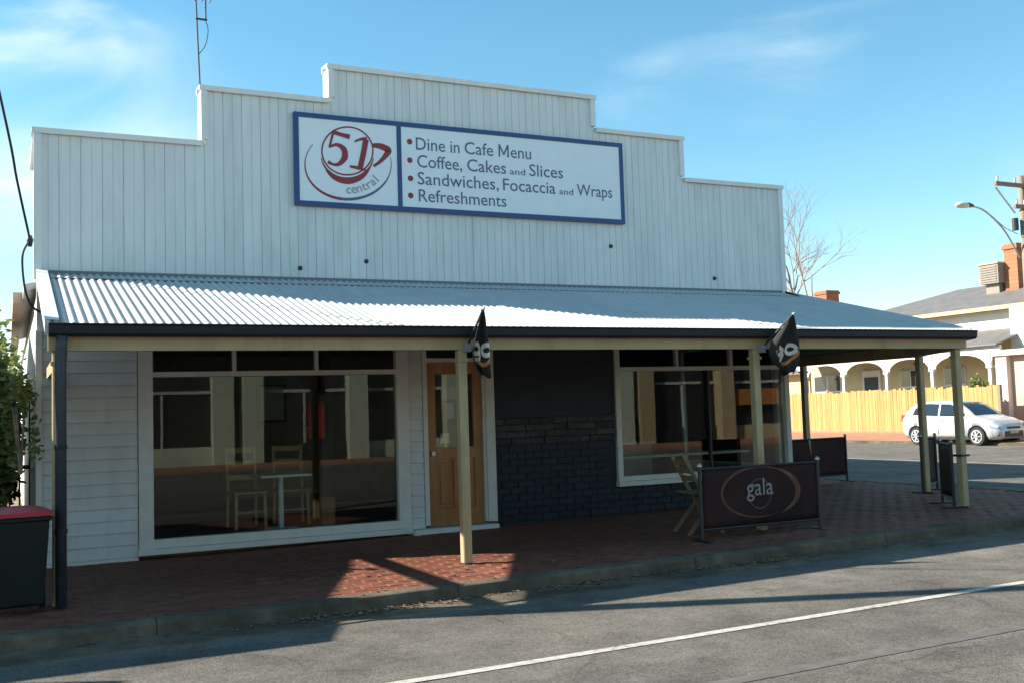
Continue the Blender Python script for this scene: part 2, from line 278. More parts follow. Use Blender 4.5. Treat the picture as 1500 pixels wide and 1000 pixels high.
def ribbon(pts, ws, Y, mb=None):              # flat printed stroke on a wall facing -Y; pts (X,Z)
    mb = mb or MB(); n = len(pts); vs_ = []; fs_ = []
    for i in range(n):
        a, b = pts[max(i - 1, 0)], pts[min(i + 1, n - 1)]; dx, dz = b[0] - a[0], b[1] - a[1]; l = math.hypot(dx, dz) or 1
        w_ = ws[i] if isinstance(ws, (list, tuple)) else ws
        nx, nz = -dz / l * w_ / 2, dx / l * w_ / 2
        vs_ += [(pts[i][0] + nx, Y, pts[i][1] + nz), (pts[i][0] - nx, Y, pts[i][1] - nz)]
    for i in range(n - 1): fs_.append((2 * i, 2 * i + 2, 2 * i + 3, 2 * i + 1))
    return mb.add(vs_, fs_)
def spline(pts, n=8):                         # Catmull-Rom through points
    P = [Vector(p) for p in pts]; o = []
    for i in range(len(P) - 1):
        p0, p1, p2, p3 = P[max(i - 1, 0)], P[i], P[i + 1], P[min(i + 2, len(P) - 1)]
        for j in range(n):
            t = j / n; o.append(0.5 * ((2 * p1) + (p2 - p0) * t + (2 * p0 - 5 * p1 + 4 * p2 - p3) * t * t + (3 * p1 - p0 - 3 * p2 + p3) * t ** 3))
    o.append(P[-1]); return o
def leaves(mb, center, rad, n, size, rng, shell=0.35, aspect=0.55, keep=None):
    c = Vector(center); rad = Vector(rad)
    while n > 0:
        d = Vector((rng.gauss(0, 1), rng.gauss(0, 1), rng.gauss(0, 1))).normalized(); r = (shell + (1 - shell) * rng.random()) * (0.8 + 0.3 * rng.random())
        p = c + Vector((d.x * rad.x, d.y * rad.y, d.z * rad.z)) * r; n -= 1
        if keep and not keep(p): continue
        a = Vector((rng.gauss(0, 1), rng.gauss(0, 1), rng.gauss(0, 0.6))).normalized(); b = a.cross(Vector((rng.gauss(0, 1), rng.gauss(0, 1), rng.gauss(0, 1)))).normalized()
        s = size * (0.6 + 0.8 * rng.random()); mb.add([p - a * s, p + b * s * aspect, p + a * s, p - b * s * aspect], [(0, 1, 2, 3)])

# ------------------------------------------------------------------ ground
def gz(x):
    if x < 2: return 0.0
    if x < 11.5: return 0.011 * (x - 2)
    if x < 13: return 0.1045
    return max(0.0, 0.1045 * (20 - x) / 7)
def sheet(x0, x1, y0, y1, dz, step=1.0):
    mb = MB(); n = max(1, int(round((x1 - x0) / step))); vs_ = []; fs_ = []
    for i in range(n + 1):
        x = x0 + (x1 - x0) * i / n; vs_ += [(x, y0, gz(x) + dz), (x, y1, gz(x) + dz)]
    for i in range(n): fs_.append((2 * i, 2 * i + 2, 2 * i + 3, 2 * i + 1))
    return mb.add(vs_, fs_)
tag(MB().add([(-700, -700, -0.06), (700, -700, -0.06), (700, 900, -0.06), (-700, 900, -0.06)], [(0, 1, 2, 3)]).build('ground', 'earth'), kind='structure')
rd = sheet(-80, 90, -20.2, -3.0, 0.055); s2 = sheet(9.5, 28.4, -2.999, 120, 0.055); rd.add(s2.v, s2.f)
road = tag(rd.build('road', 'asphalt'), kind='structure')
lin = sheet(-40, 12.5, -6.10, -6.015, 0.0595); tag(lin.build('edge_line', 'linepaint', road))
strip = sheet(-40, 26, -7.16, -7.05, 0.0585); tag(strip.build('tar_seam', 'tar', road))  # thin strip slightly darker than the asphalt, running along the street
cl2 = sheet(20.6, 20.72, 2, 90, 0.0595, 0.06); cl2.build('centre_line', 'linepaint', road)
# kerb path
KR, KX, KY = 2.5, 10.6, -1.25
kpath = [(x * 1.0, -3.75) for x in np.linspace(-40, KX, 60)] + [(KX + KR * math.sin(a), KY - KR * math.cos(a)) for a in np.linspace(0, math.pi / 2, 14)[1:]] + [(KX + KR, y) for y in (1, 4, 10, 40, 110)]
def sweep(path, prof):                        # prof: (offset to the right of travel i.e. towards the road, z above gz)
    mb = MB(); n = len(prof); vs_ = []; fs_ = []
    for i, p in enumerate(path):
        a, b = path[max(i - 1, 0)], path[min(i + 1, len(path) - 1)]; d = Vector((b[0] - a[0], b[1] - a[1])).normalized(); nx, ny = d.y, -d.x
        for o_, z in prof: vs_.append((p[0] + nx * o_, p[1] + ny * o_, gz(p[0]) + z))
    for i in range(len(path) - 1):
        for j in range(n - 1): fs_.append((i * n + j, (i + 1) * n + j, (i + 1) * n + j + 1, i * n + j + 1))
    return mb.add(vs_, fs_)
KPROF = [(-0.16, 0.0), (-0.16, 0.158), (-0.03, 0.156), (-0.008, 0.148), (0.0, 0.13), (0.02, 0.015)]
kerb = tag(sweep([p for p in kpath if p[0] > KX - .01], KPROF).build('kerb', 'concrete'), kind='structure')
x_ = KX - .012
while x_ > -14:
    ln = 2.4; dz_ = random.uniform(-.006, .006); sweep([(a, -3.75 + random.uniform(-.002, .002)) for a in np.linspace(x_ - ln + .006, x_, 8)], [(o_, z + (dz_ if z > .1 else 0)) for o_, z in KPROF]).build('kerb_length', 'concrete', kerb); x_ -= ln
tag(sweep(kpath, [(0.012, 0.062), (0.22, 0.0595), (0.45, 0.066), (0.46, 0.05)]).build('gutter_channel', 'concrete'), kind='structure')
def yfront(x):
    if x <= KX: return -3.59
    q = (KR - 0.16) ** 2 - (x - KX) ** 2
    return KY - math.sqrt(max(q, 0.0))
slab = MB(); xs = list(np.arange(-20, 10.3, 0.6)) + [10.3]
for a, b in zip(xs, xs[1:]): slab.add([(a, -3.59, gz(a) + 0.149), (b, -3.59, gz(b) + 0.149), (b, 0.3, gz(b) + 0.149), (a, 0.3, gz(a) + 0.149)], [(0, 1, 2, 3)])
xs = list(np.linspace(10.3, KX + KR - 0.16, 14))
for a, b in zip(xs, xs[1:]): slab.add([(a, yfront(a), gz(a) + 0.149), (b, yfront(b), gz(b) + 0.149), (b, 60, gz(b) + 0.149), (a, 60, gz(a) + 0.149)], [(0, 1, 2, 3)])
footpath = tag(slab.build('footpath', 'mortar'), kind='structure')
# clay pavers, stretcher bond across the path
rng = random.Random(3); spots = []
PW, PL, G = 0.115, 0.23, 0.005
for r in range(int(3.6 / PW) + 90):
    y = -3.59 + (r + 0.5) * PW
    if y > 7: break
    for c_ in range(-4, 60):
        x = (c_ + 0.5 * (r % 2)) * PL + 0.05
        if x < -1.2 or x > KX + KR - 0.16 - PL / 2: continue
        if x < 10.42 and y > -0.06: continue
        if x > KX and y - PW / 2 < yfront(x + PL / 2): continue
        spots.append((x, y))
spots.sort(key=lambda p: (p[0] - CAM[0]) ** 2 + (p[1] - CAM[1]) ** 2 + (100 if p[0] < -0.1 else 0))
pv = MB(); hx, hy = (PL - G) / 2, (PW - G) / 2
pv.add([(-hx, -hy, -0.03), (hx, -hy, -0.03), (hx, hy, -0.03), (-hx, hy, -0.03), (-hx, -hy, -0.004), (hx, -hy, -0.004), (hx, hy, -0.004), (-hx, hy, -0.004),
        (-hx + .004, -hy + .004, 0), (hx - .004, -hy + .004, 0), (hx - .004, hy - .004, 0), (-hx + .004, hy - .004, 0)],
       [(0, 1, 5, 4), (1, 2, 6, 5), (2, 3, 7, 6), (3, 0, 4, 7), (4, 5, 9, 8), (5, 6, 10, 9), (6, 7, 11, 10), (7, 4, 8, 11), (8, 9, 10, 11)])
pm = pv.build('paver', 'paver', footpath, local=True); pv_v, pv_f = list(pv.v), list(pv.f)
field = MB()
for i, (x, y) in enumerate(spots):
    z = gz(x) + 0.156 + rng.uniform(-0.002, 0.002)
    if i == 0: pm.location = (x, y, z)
    elif i < 300: c_ = copy_to(pm, 'paver', footpath, (x, y, z)); c_.rotation_euler = (rng.gauss(0, .008), rng.gauss(0, .005), rng.gauss(0, .006))
    else:
        tx, ty = rng.gauss(0, .008), rng.gauss(0, .005)
        field.add([(x + a, y + b, z + cc + a * ty + b * tx) for a, b, cc in pv_v], pv_f)
tag(field.build('paver_field', 'paver', footpath), kind='stuff')
# far side of the cross street, and the far side of the main street (seen mirrored in the shop windows)
fk = box(28.4, 28.58, 3, 120, 0.0, 0.15); tag(fk.build('far_kerb', 'concrete'), kind='structure')
fp2 = MB().add([(28.58, 3, 0.146), (31.9, 3, 0.30), (31.9, 120, 0.30), (28.58, 120, 0.146), (90, 3, 0.32), (90, 120, 0.32)], [(0, 1, 2, 3), (1, 4, 5, 2)]); tag(fp2.build('far_footpath', 'redgravel'), kind='structure')
tag(box(-80, 90, -24.2, -20.2, 0.0, 0.15).build('opposite_footpath', 'redgravel'), kind='structure')

# ------------------------------------------------------------------ the corner cafe
BX0, BX1 = 0.28, 10.22
cafe = thing('cafe_building', (5.25, 0, 0.1), 'white corner shop with stepped parapet and wrap-round iron verandah', 'building')
STEPS = [(BX0, 2.0, 4.74), (2.0, 3.475, 5.38), (3.475, 7.08, 5.80), (7.08, 8.49, 5.36), (8.49, BX1, 4.78)]
# parapet: backing panel, one object per vertical board, capping
pb = MB()
poly = [(BX0 + .01, 0.0, 3.0)] + [q for a, b, z in STEPS for q in ((max(a, BX0 + .01), 0.0, z - .02), (min(b, BX1 - .01), 0.0, z - .02))] + [(BX1 - .01, 0.0, 3.0)]
parapet = pb.prism(poly, (0, 0.16, 0)).build('parapet', 'white', cafe)
for a, b, zt in STEPS:
    n = max(1, int(round((b - a) / 0.205))); wd = (b - a) / n
    for i in range(n):
        x0, x1 = a + i * wd + .0006, a + (i + 1) * wd - .0006; p = 0.012 + random.uniform(-.002, .002); zb = 3.13
        mid = (x0 + x1) / 2
        prof = [(x0, -p + .008), (x0 + .004, -p), (mid - .007, -p), (mid - .003, -p + .007), (mid + .003, -p + .007), (mid + .007, -p), (x1 - .004, -p), (x1, -p + .008), (x1, .001), (x0, .001)]
        MB().prism([(px, py, zb) for px, py in prof], (0, 0, zt - zb - .005)).build('cladding_board', 'white', parapet)
for i, (a, b, zt) in enumerate(STEPS):
    pz = STEPS[i - 1][2] if i else 0; nz = STEPS[i + 1][2] if i < 4 else 0
    xa = a - .05 if pz < zt else a + .004 + .03; xb = b + .05 if nz < zt else b - .004 - .03
    cp = MB().prism([(xa, -.055, zt - .05), (xa, -.062, zt + .006), (xa, .19, zt + .024), (xa, .19, zt - .05), (xa, .165, zt - .05), (xa, .165, zt - .004), (xa, -.03, zt - .012), (xa, -.03, zt - .05)], (xb - xa, 0, 0))
    cp.build('capping', 'cap', parapet)
for i in range(4):                                    # upright cappings on the risers
    x = STEPS[i][1]; za, zb = STEPS[i][2], STEPS[i + 1][2]; lo, hi = min(za, zb), max(za, zb)
    part('riser_capping', 'cap', parapet, x - .036, x + .034, -.05, .18, lo + .026, hi - .052)
part('edge_capping', 'cap', parapet, BX0 - .03, BX0 + .045, -.045, 0.0, 3.14, STEPS[0][2] - .053)
part('edge_capping', 'cap', parapet, BX1 - .045, BX1 + .03, -.045, 0.18, 3.14, STEPS[4][2] - .053)
for px, py in [(440, 393), (537, 383), (895, 361), (1047, 408)]:
    q = onY(px, py, -.02); MB().tube([(q[0], -.012, q[2]), (q[0], -.035, q[2])], [.03, .022], 8).build('bolt', 'dark', parapet)
# left return of the parapet and the long side wall under a low eave
sw = MB().box(BX0, BX0 + .12, 0.16, 1.6, 3.0, 4.66).box(BX0, BX0 + .14, 0.02, 15, 0.05, 3.05); sw.build('side_wall', 'wb', cafe)
part('return_capping', 'cap', parapet, BX0 - .04, BX0 + .16, .19, 1.64, 4.66, 4.72)
ev = MB().prism([(BX0 - .22, 1.2, 3.02), (BX0 - .22, 1.2, 3.14), (BX0 - .10, 1.2, 3.14), (BX0 - .10, 1.2, 3.02)], (0, 13.8, 0)); ev.build('eave_gutter', 'hpink', cafe)
mr = MB().prism([(BX0 - .12, .3, 3.12), (5.25, .3, 4.5), (BX1 + .1, .3, 3.12), (BX1 + .1, .3, 3.05), (5.25, .3, 4.42), (BX0 - .12, .3, 3.05)], (0, 6.88, 0)); mr.build('main_roof', 'zinc', cafe)
part('rear_wall', 'wb', cafe, BX0 + .15, 3.58, 14.85, 15, 0.05, 3.05)
part('street_side_wall', 'navy', cafe, BX1 - .15, BX1, 2.6, 7.19, 0.05, 3.05)
part('header_wall', 'navy', cafe, BX0 + .15, BX1 - .0, 0.0, .12, 2.62, 2.99)
# taller rear hall behind the parapet; it shades the side street
rh = part('rear_hall', 'wb', cafe, 3.6, BX1 - .02, 7.2, 19, 0.05, 6.5)
MB().prism([(3.4, 7.0, 6.5), (6.9, 7.0, 7.3), (BX1 + .15, 7.0, 7.0), (BX1 + .15, 7.0, 6.5)], (0, 12.2, 0)).build('hall_roof', 'zinc', cafe)
# interior shell
room = part('interior_room', 'inwall', cafe, BX0 + .15, BX1 - .16, 7.0, 7.1, 0.2, 2.9)
part('interior_floor', 'infloor', room, BX0 + .15, BX1 - .02, .13, 7.0, 0.15, 0.245)
part('interior_ceiling', 'inwall', room, BX0 + .15, BX1 - .02, .13, 7.0, 2.75, 2.85)
part('interior_partition', 'inwall', room, 5.5, 5.6, .2, 3.2, .245, 2.75)
part('interior_column', 'dark', room, 3.55, 3.68, .95, 1.08, .62, 2.75); part('column_foot', 'door', room, 3.53, 3.70, .93, 1.10, .245, .62)
for x in (.45 + .3, 2.0, 4.9): part('wall_shelf', 'inwall', room, x, x + .9, 6.6, 6.99, 1.5, 1.56)

# ---- weatherboard wall at the left end
wbw = part('weatherboard_wall', 'wb', cafe, BX0, 1.27, .002, .10, 0.1, 2.62)
wbw2 = part('weatherboard_pier', 'wb', cafe, 4.36, 4.54, .002, .10, 0.2, 2.62)
def boards(x0, x1, z0, z1, step, parent):
    z = z0
    while z < z1 - .02:
        h = min(step, z1 - z); MB().prism([(x0, 0.0, z), (x0, -.028, z), (x0, -.031, z + .012), (x0, -.010, z + h - .002), (x0, 0.0, z + h - .002)], (x1 - x0, 0, 0)).build('weatherboard', 'wb', parent); z += step
boards(BX0 + .05, 1.262, .19, 2.6, .131, wbw); boards(4.365, 4.535, .24, 2.6, .131, wbw2)
part('corner_trim', 'frame', wbw, BX0 - .012, BX0 + .048, -.042, -.001, .16, 2.6)
part('base_board', 'frame', wbw, BX0 + .05, 1.262, -.036, -.001, .12, .188)

# ---- big left window: outer trim, frame, transom, three fanlights, two panes
def window(name, x0, x1, z0, z1, tz, tops, mains, label, trim=.09, sill=.14):
    wn = MB(); y0, y1 = -.05, .07
    wn.box(x0, x0 + trim, y0, y1, z0, z1).box(x1 - trim, x1, y0, y1, z0, z1).box(x0 + trim, x1 - trim, y0, y1, z1 - trim, z1)
    o = wn.build(name, 'frame', cafe); o['label'] = label
    part('sill', 'frame', o, x0 - .015, x1 + .015, -.085, .075, z0 - .02, z0 + .045, bevel=.006)
    part('bottom_rail', 'frame', o, x0 + trim, x1 - trim, -.045, .065, z0 + .047, z0 + sill)
    part('transom', 'frame', o, x0 + trim, x1 - trim, -.035, .06, tz, tz + .055)
    e = [x0 + trim] + list(tops) + [x1 - trim]
    for m_ in tops: part('glazing_bar', 'frame', o, m_ - .02, m_ + .02, -.03, .05, tz + .056, z1 - trim - .001)
    for a, b in zip(e, e[1:]): part('pane', 'glass', o, a + .019, b - .019, .018, .026, tz + .05, z1 - trim + .006)
    e = [x0 + trim] + list(mains) + [x1 - trim]
    for m_ in mains: part('glazing_bar', 'dark', o, m_ - .012, m_ + .012, -.02, .04, z0 + sill + .001, tz - .001)
    for a, b in zip(e, e[1:]): part('pane', 'glass', o, a + .008, b - .008, .018, .026, z0 + sill - .006, tz + .004)
    return o
window('shop_window', 1.272, 4.355, .22, 2.66, 2.105, [2.3, 3.24], [], 'wide shop window left of the timber door', trim=.15)
# inner dark stop beads
# ---- timber door
df = MB().box(4.542, 4.60, -.03, .10, .27, 2.62).box(4.60, 5.335, -.03, .10, 2.24, 2.29).box(5.335, 5.365, -.03, .1, .27, 2.62)
df.build('door_frame', 'frame', cafe)
part('door_transom_pane', 'glass', cafe, 4.60, 5.335, .02, .028, 2.292, 2.62)
MB().prism([(5.366, -.06, .27), (5.455, -.12, .27), (5.455, .06, .27), (5.366, .06, .27)], (0, 0, 2.34)).build('door_reveal', 'frame', cafe)
part('threshold', 'frame', cafe, 4.36, 5.46, -.16, .1, .12, .245, bevel=.008)
dl, dr, db, dt, dy = 4.606, 5.33, .252, 2.236, .005
dm = MB().box(dl, dl + .11, dy, dy + .045, db, dt).box(dr - .11, dr, dy, dy + .045, db, dt).box(dl + .11, dr - .11, dy, dy + .045, dt - .14, dt).box(dl + .11, dr - .11, dy, dy + .045, 1.06, 1.20).box(dl + .11, dr - .11, dy, dy + .045, db, .46).box(4.935, 5.0, dy, dy + .045, .46, 1.06)
door = dm.build('door', 'door', cafe)
for a, b in ((dl + .11, 4.935), (5.0, dr - .11)):
    part('door_panel', 'door', door, a + .002, b - .002, dy + .018, dy + .03, .462, 1.058)
    part('raised_panel', 'door', door, a + .045, b - .045, dy + .004, dy + .017, .51, 1.01, bevel=.006)
part('door_pane', 'glass', door, dl + .112, dr - .112, dy + .018, dy + .025, 1.202, dt - .142)
MB().tube([(4.66, dy - .005, 1.13), (4.66, dy - .05, 1.13)], .028, 10).build('handle', 'steel', door)
# posters and stickers inside the door glass
for (a, b, z0, z1, c_) in [(4.80, 5.0, 1.78, 1.93, 'printwhite'), (4.86, 4.97, 1.55, 1.74, 'signgrey'), (4.78, 4.90, 1.25, 1.37, 'hpink'), (5.02, 5.14, 1.5, 1.66, 'signgrey')]:
    part('sticker', c_, door, a, b, dy + .027, dy + .029, z0, z1)
# ---- navy wall: flat panel above, ledge stone band, painted brick below
part('navy_panel', 'navy', cafe, 5.456, 7.262, -.012, .1, 1.535, 2.62)
band = part('stone_band', 'navy', cafe, 5.456, 7.262, .012, .1, 1.19, 1.534)
rng = random.Random(11)
for r in range(4):
    z = 1.195 + r * .084; x = 5.458
    while x < 7.25:
        l = rng.uniform(.14, .42); x1 = min(x + l, 7.26)
        if x1 - x > .03: part('stone', 'stone', band, x, x1 - .008, -.03 + rng.uniform(-.02, .012), .011, z + .003, z + .081 - rng.uniform(0, .01), bevel=.004)
        x += l
bw = part('brick_wall', 'navy', cafe, 5.456, 10.06, .004, .1, 0.1, .62); part('brick_wall', 'navy', cafe, 5.456, 7.262, .004, .1, .621, 1.189)
bk = box(-.11, .11, -.016, .003, 0, .076).build('brick', 'navybrick', bw, local=True, bevel=.003); first = True
for r in range(12):
    z = .15 + r * .0862; xe = 7.262 if z > .56 else 10.06
    x = 5.456 + (.115 if r % 2 == 0 else 0.0) + .115
    while x + .11 <= xe:
        p_ = Vector((x, 0, z)) - ORG[cafe.name]
        if first: bk.location = p_; first = False
        else: copy_to(bk, 'brick', bw, p_)
        x += .23
# ---- right corner window with side light
window('corner_window', 7.265, 10.20, .60, 2.66, 2.10, [8.28, 9.2], [8.80], 'corner shop window above navy brick wall', trim=.075, sill=.11)
cw = part('corner_post', 'frame', cafe, 10.06, 10.22, .075, .16, .15, 2.62)
part('side_brick_wall', 'navybrick', cafe, 10.1, 10.218, .161, 2.598, .1, .62)
sd = MB().box(10.14, 10.216, .161, .23, .63, 2.62).box(10.14, 10.216, 2.53, 2.598, .63, 2.62).box(10.14, 10.216, .231, 2.529, 2.5, 2.62).box(10.14, 10.216, .231, 2.529, .63, .72).build('side_window', 'frame', cafe)
part('pane', 'glass', sd, 10.18, 10.188, .22, 2.54, .71, 2.51)

# ---- verandah
GYF, ZG, ZW = -2.75, 2.425, 3.20
VC, VS = (10.80, GYF), (12.08, -0.75)               # splayed corner of the verandah
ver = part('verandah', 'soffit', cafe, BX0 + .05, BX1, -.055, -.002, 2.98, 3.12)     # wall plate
def corrugated(origin, u, dn, ulen, sheet_w=0.762, clip=(), name='roof_sheet', pitch=.0762, amp=.0095, flare=None):
    u = Vector(u).normalized(); dn = Vector(dn); nrm = u.cross(dn).normalized(); nrm = nrm if nrm.z > 0 else -nrm
    k = int(math.ceil(ulen / sheet_w))
    for s in range(k):
        a = s * sheet_w; b = min(ulen, a + sheet_w + .02); n = max(2, int((b - a) / pitch * 8)); vs_ = []; fs_ = []
        for i in range(n + 1):
            t = a + (b - a) * i / n; h = amp * math.sin(2 * math.pi * t / pitch) + (.002 if s % 2 else 0)
            for f_ in (0, 1): vs_.append(Vector(origin) + u * t + dn * f_ + nrm * h)
        for i in range(n): fs_.append((2 * i, 2 * i + 1, 2 * i + 3, 2 * i + 2))
        bm = bmesh.new(); bv = [bm.verts.new(q) for q in vs_]
        for f_ in fs_: bm.faces.new([bv[j] for j in f_])
        for pc, pn in clip: bmesh.ops.bisect_plane(bm, geom=bm.verts[:] + bm.edges[:] + bm.faces[:], plane_co=pc, plane_no=pn, clear_outer=True)
        if not bm.faces: bm.free(); continue
        bm.verts.index_update(); mb = MB(); mb.v = [tuple(v.co) for v in bm.verts]; mb.f = [tuple(v.index for v in f.verts) for f in bm.faces]; bm.free()
        mb.build(name, 'zinc', ver, smooth=True)
HW = Vector((BX1 + .02, 0, ZW)); H1 = Vector((VC[0], VC[1], ZG)); H2 = Vector((VS[0], VS[1], ZG))
def vplane(a, b, keep):          # vertical plane through a-b, outer normal away from keep
    d = b - a; n = Vector((d.y, -d.x, 0)).normalized()
    if (Vector(keep) - a).dot(n) > 0: n = -n
    return (a, n)
corrugated((BX0 + .04, -.02, ZW), (1, 0, 0), (0, GYF + .02 - .03, ZG - ZW), VC[0] - BX0, clip=[vplane(HW, H1, (5, -1, 0))])
d1 = (H2 - H1).normalized(); t0 = (HW - H1).dot(d1); foot = H1 + d1 * t0
corrugated(HW - d1 * 4.0, d1, (foot - HW), 8.0, clip=[vplane(HW, H1, (H1 + H2) / 2), vplane(HW, H2, (H1 + H2) / 2)])
corrugated((BX1 + .02, -1.2, ZW), (0, 1, 0), (VS[0] - BX1 - .02, 0, ZG - ZW), 12, clip=[vplane(HW, H2, (11.5, 5, 0))])
for a in (H1, H2):                                   # hip flashings
    MB().tube([HW + Vector((0, 0, .012)), a + Vector((0, 0, .014))], .022, 8).build('hip_flashing', 'zinc', ver)
# underside lining boards of the roof (thin sheet just below) and rafters
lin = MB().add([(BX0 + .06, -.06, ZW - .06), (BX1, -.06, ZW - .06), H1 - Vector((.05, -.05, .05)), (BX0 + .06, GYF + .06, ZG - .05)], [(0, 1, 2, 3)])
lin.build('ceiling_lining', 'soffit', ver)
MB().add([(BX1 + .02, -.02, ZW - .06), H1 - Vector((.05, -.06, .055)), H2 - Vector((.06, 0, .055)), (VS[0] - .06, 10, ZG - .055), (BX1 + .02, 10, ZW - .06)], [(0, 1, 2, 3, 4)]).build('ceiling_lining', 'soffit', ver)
# apron flashing against the parapet
MB().prism([(BX0 + .02, -.02, 3.15), (BX0 + .02, -.03, 3.235), (BX0 + .02, -.022, 3.235), (BX0 + .02, -.008, 3.16), (BX0 + .02, -.36, 3.118), (BX0 + .02, -.36, 3.108)], (BX1 - BX0 - .02, 0, 0)).build('apron_flashing', 'apron', ver)
# fascia beam, gutter
path = [(BX0 + .02, GYF), VC, VS, (VS[0], 10.0)]
def run(path, prof, name, m, smooth=False):
    mb = MB(); n = len(prof); vs_ = []; fs_ = []
    for i, p in enumerate(path):
        dirs = []
        if i: dirs.append((Vector(p) - Vector(path[i - 1])).normalized())
        if i < len(path) - 1: dirs.append((Vector(path[i + 1]) - Vector(p)).normalized())
        d = sum(dirs, Vector((0, 0))); d.normalize(); k = 1 / max(.3, d.dot(dirs[0])); nx, ny = d.y * k, -d.x * k
        for o_, z in prof: vs_.append((p[0] + nx * o_, p[1] + ny * o_, z))
    for i in range(len(path) - 1):
        for j in range(n): fs_.append((i * n + j, (i + 1) * n + j, (i + 1) * n + (j + 1) % n, i * n + (j + 1) % n))
    fs_ += [tuple(range(n)), tuple((len(path) - 1) * n + j for j in range(n))]
    return mb.add(vs_, fs_).build(name, m, ver, smooth=smooth)
run(path, [(-.13, 2.215), (-.055, 2.215), (-.055, 2.375), (-.13, 2.375)], 'fascia_beam', 'cream')
run(path, [(-.05, 2.325), (.045, 2.322), (.062, 2.345), (.066, 2.41), (.074, 2.42), (.074, 2.428), (.06, 2.428), (.055, 2.35), (-.04, 2.34), (-.045, 2.40), (-.05, 2.40)], 'gutter', 'gutter')
part('end_beam', 'cream', ver, BX0 + .09, BX0 + .17, GYF + .135, -.06, 2.10, 2.21)
MB().prism([(BX0 + .03, GYF - .02, ZG + .03), (BX0 + .03, GYF - .02, ZG - .09), (BX0 + .03, -.05, ZW - .09), (BX0 + .03, -.05, ZW + .035)], (-.035, 0, 0)).build('barge_board', 'frame', ver)
MB().prism([(BX0 - .01, GYF - .02, ZG + .036), (BX0 + .10, GYF - .02, ZG + .032), (BX0 + .10, -.04, ZW + .034), (BX0 - .01, -.04, ZW + .038)], (0, 0, .006)).build('barge_capping', 'cap', ver)
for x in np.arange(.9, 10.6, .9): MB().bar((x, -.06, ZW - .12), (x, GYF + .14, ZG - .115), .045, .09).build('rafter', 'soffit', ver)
def post(x, y, m='cream', wd=.09):
    p = part('post', m, ver, x - wd / 2, x + wd / 2, y - wd / 2, y + wd / 2, gz(x) + .165, 2.214, bevel=.008)
    part('stirrup', 'dark', p, x - .03, x + .03, y - .03, y + .03, gz(x) + .10, gz(x) + .166)
    part('post_collar', 'cream', p, x - wd / 2 - .012, x + wd / 2 + .012, y - wd / 2 - .012, y + wd / 2 + .012, 2.10, 2.13)
PY = GYF + .095
post(BX0 + .09, PY + .02, wd=.08); post(3.94, PY); post(7.48, PY); post(10.68, PY + .06); post(11.93, -.86); post(11.99, 1.66); post(11.99, 5.2)
part('kick_guard', 'dark', ver, 10.61, 10.75, PY - .01, PY + .13, .88, .905)
dp = MB().tube([(BX0 + .12, GYF - .03, 2.33), (BX0 + .115, GYF - .02, 2.24), (BX0 + .11, GYF - .005, 2.1), (BX0 + .11, GYF - .005, .17)], .043, 12); dp.build('downpipe', 'pipe', ver, smooth=True)
for z in (.75, 1.42): MB().tube([(BX0 + .11, GYF - .005, z), (BX0 + .11, GYF - .005, z + .035)], .049, 12).build('pipe_bracket', 'gutter', ver)
tag(cafe)

# ------------------------------------------------------------------ painted sign on the parapet
def SP(cx, cy): q = onY(420 + cx / 2.941, 150 + cy / 2.941, -.075); return (q[0], q[2])
SX0, SX1, SZ0, SZ1 = 3.02, 7.49, 4.085, 5.165
sg = thing('sign_board', (5.25, -.03, SZ0), 'white sign with blue border listing cafe menu on the parapet', 'sign')
part('sign_panel', 'signwhite', sg, SX0, SX1, -.068, -.02, SZ0, SZ1)
fw = .045
part('border', 'signblue', sg, SX0 - .01, SX1 + .01, -.078, -.022, SZ0 - .012, SZ0 + fw); part('border', 'signblue', sg, SX0 - .01, SX1 + .01, -.078, -.022, SZ1 - fw, SZ1 + .012)
part('border', 'signblue', sg, SX0 - .01, SX0 + fw, -.077, -.023, SZ0 + fw, SZ1 - fw); part('border', 'signblue', sg, SX1 - fw, SX1 + .01, -.077, -.023, SZ0 + fw, SZ1 - fw)
xd = SP(487, 300)[0]; part('divider', 'signblue', sg, xd - .028, xd + .028, -.076, -.06, SZ0 + fw, SZ1 - fw)
YS = -.0705
def line(words, baseline):
    for body, x0, x1, hgt in words:
        X0, Z0 = SP(x0, baseline[0] + (baseline[1] - baseline[0]) * (x0 - 560) / 840.0)[0], None
        text_on_wall(body, SP(x0, 300)[0], SP(x1, 300)[0], ZB, YS, 'signtext', sg, height=hgt, bold=BOLD)
HCAP = .163
BOLD = .004
ZB = SP(560, 204)[1]; line([('Dine', 560, 686, HCAP), ('in', 709, 748, HCAP), ('Cafe', 770, 893, HCAP), ('enu', 968, 1056, HCAP)], (0, 0))
mx0, mx1 = SP(916, 300)[0], SP(960, 300)[0]
mm_ = ribbon([(mx0 + .011, ZB), (mx0 + .011, ZB + HCAP)], .022, YS); ribbon([(mx1 - .011, ZB), (mx1 - .011, ZB + HCAP)], .022, YS, mm_)
ribbon([(mx0 + .012, ZB + HCAP - .004), ((mx0 + mx1) / 2, ZB + .03)], .02, YS - .0006, mm_); ribbon([((mx0 + mx1) / 2, ZB + .03), (mx1 - .012, ZB + HCAP - .004)], .02, YS - .0003, mm_); mm_.build('letter', 'signtext', sg)
ZB = SP(562, 279)[1]; line([('Coffee,', 564, 757, HCAP), ('Cakes', 779, 946, HCAP), ('and', 962, 1028, .085), ('Slices', 1046, 1191, HCAP)], (0, 0))
ZB = SP(562, 353)[1]; line([('Sandwiches,', 564, 912, HCAP), ('Focaccia', 931, 1156, HCAP), ('and', 1172, 1232, .085), ('Wraps', 1248, 1399, HCAP)], (0, 0))
ZB = SP(566, 427)[1]; line([('Refreshments', 567, 943, HCAP)], (0, 0))
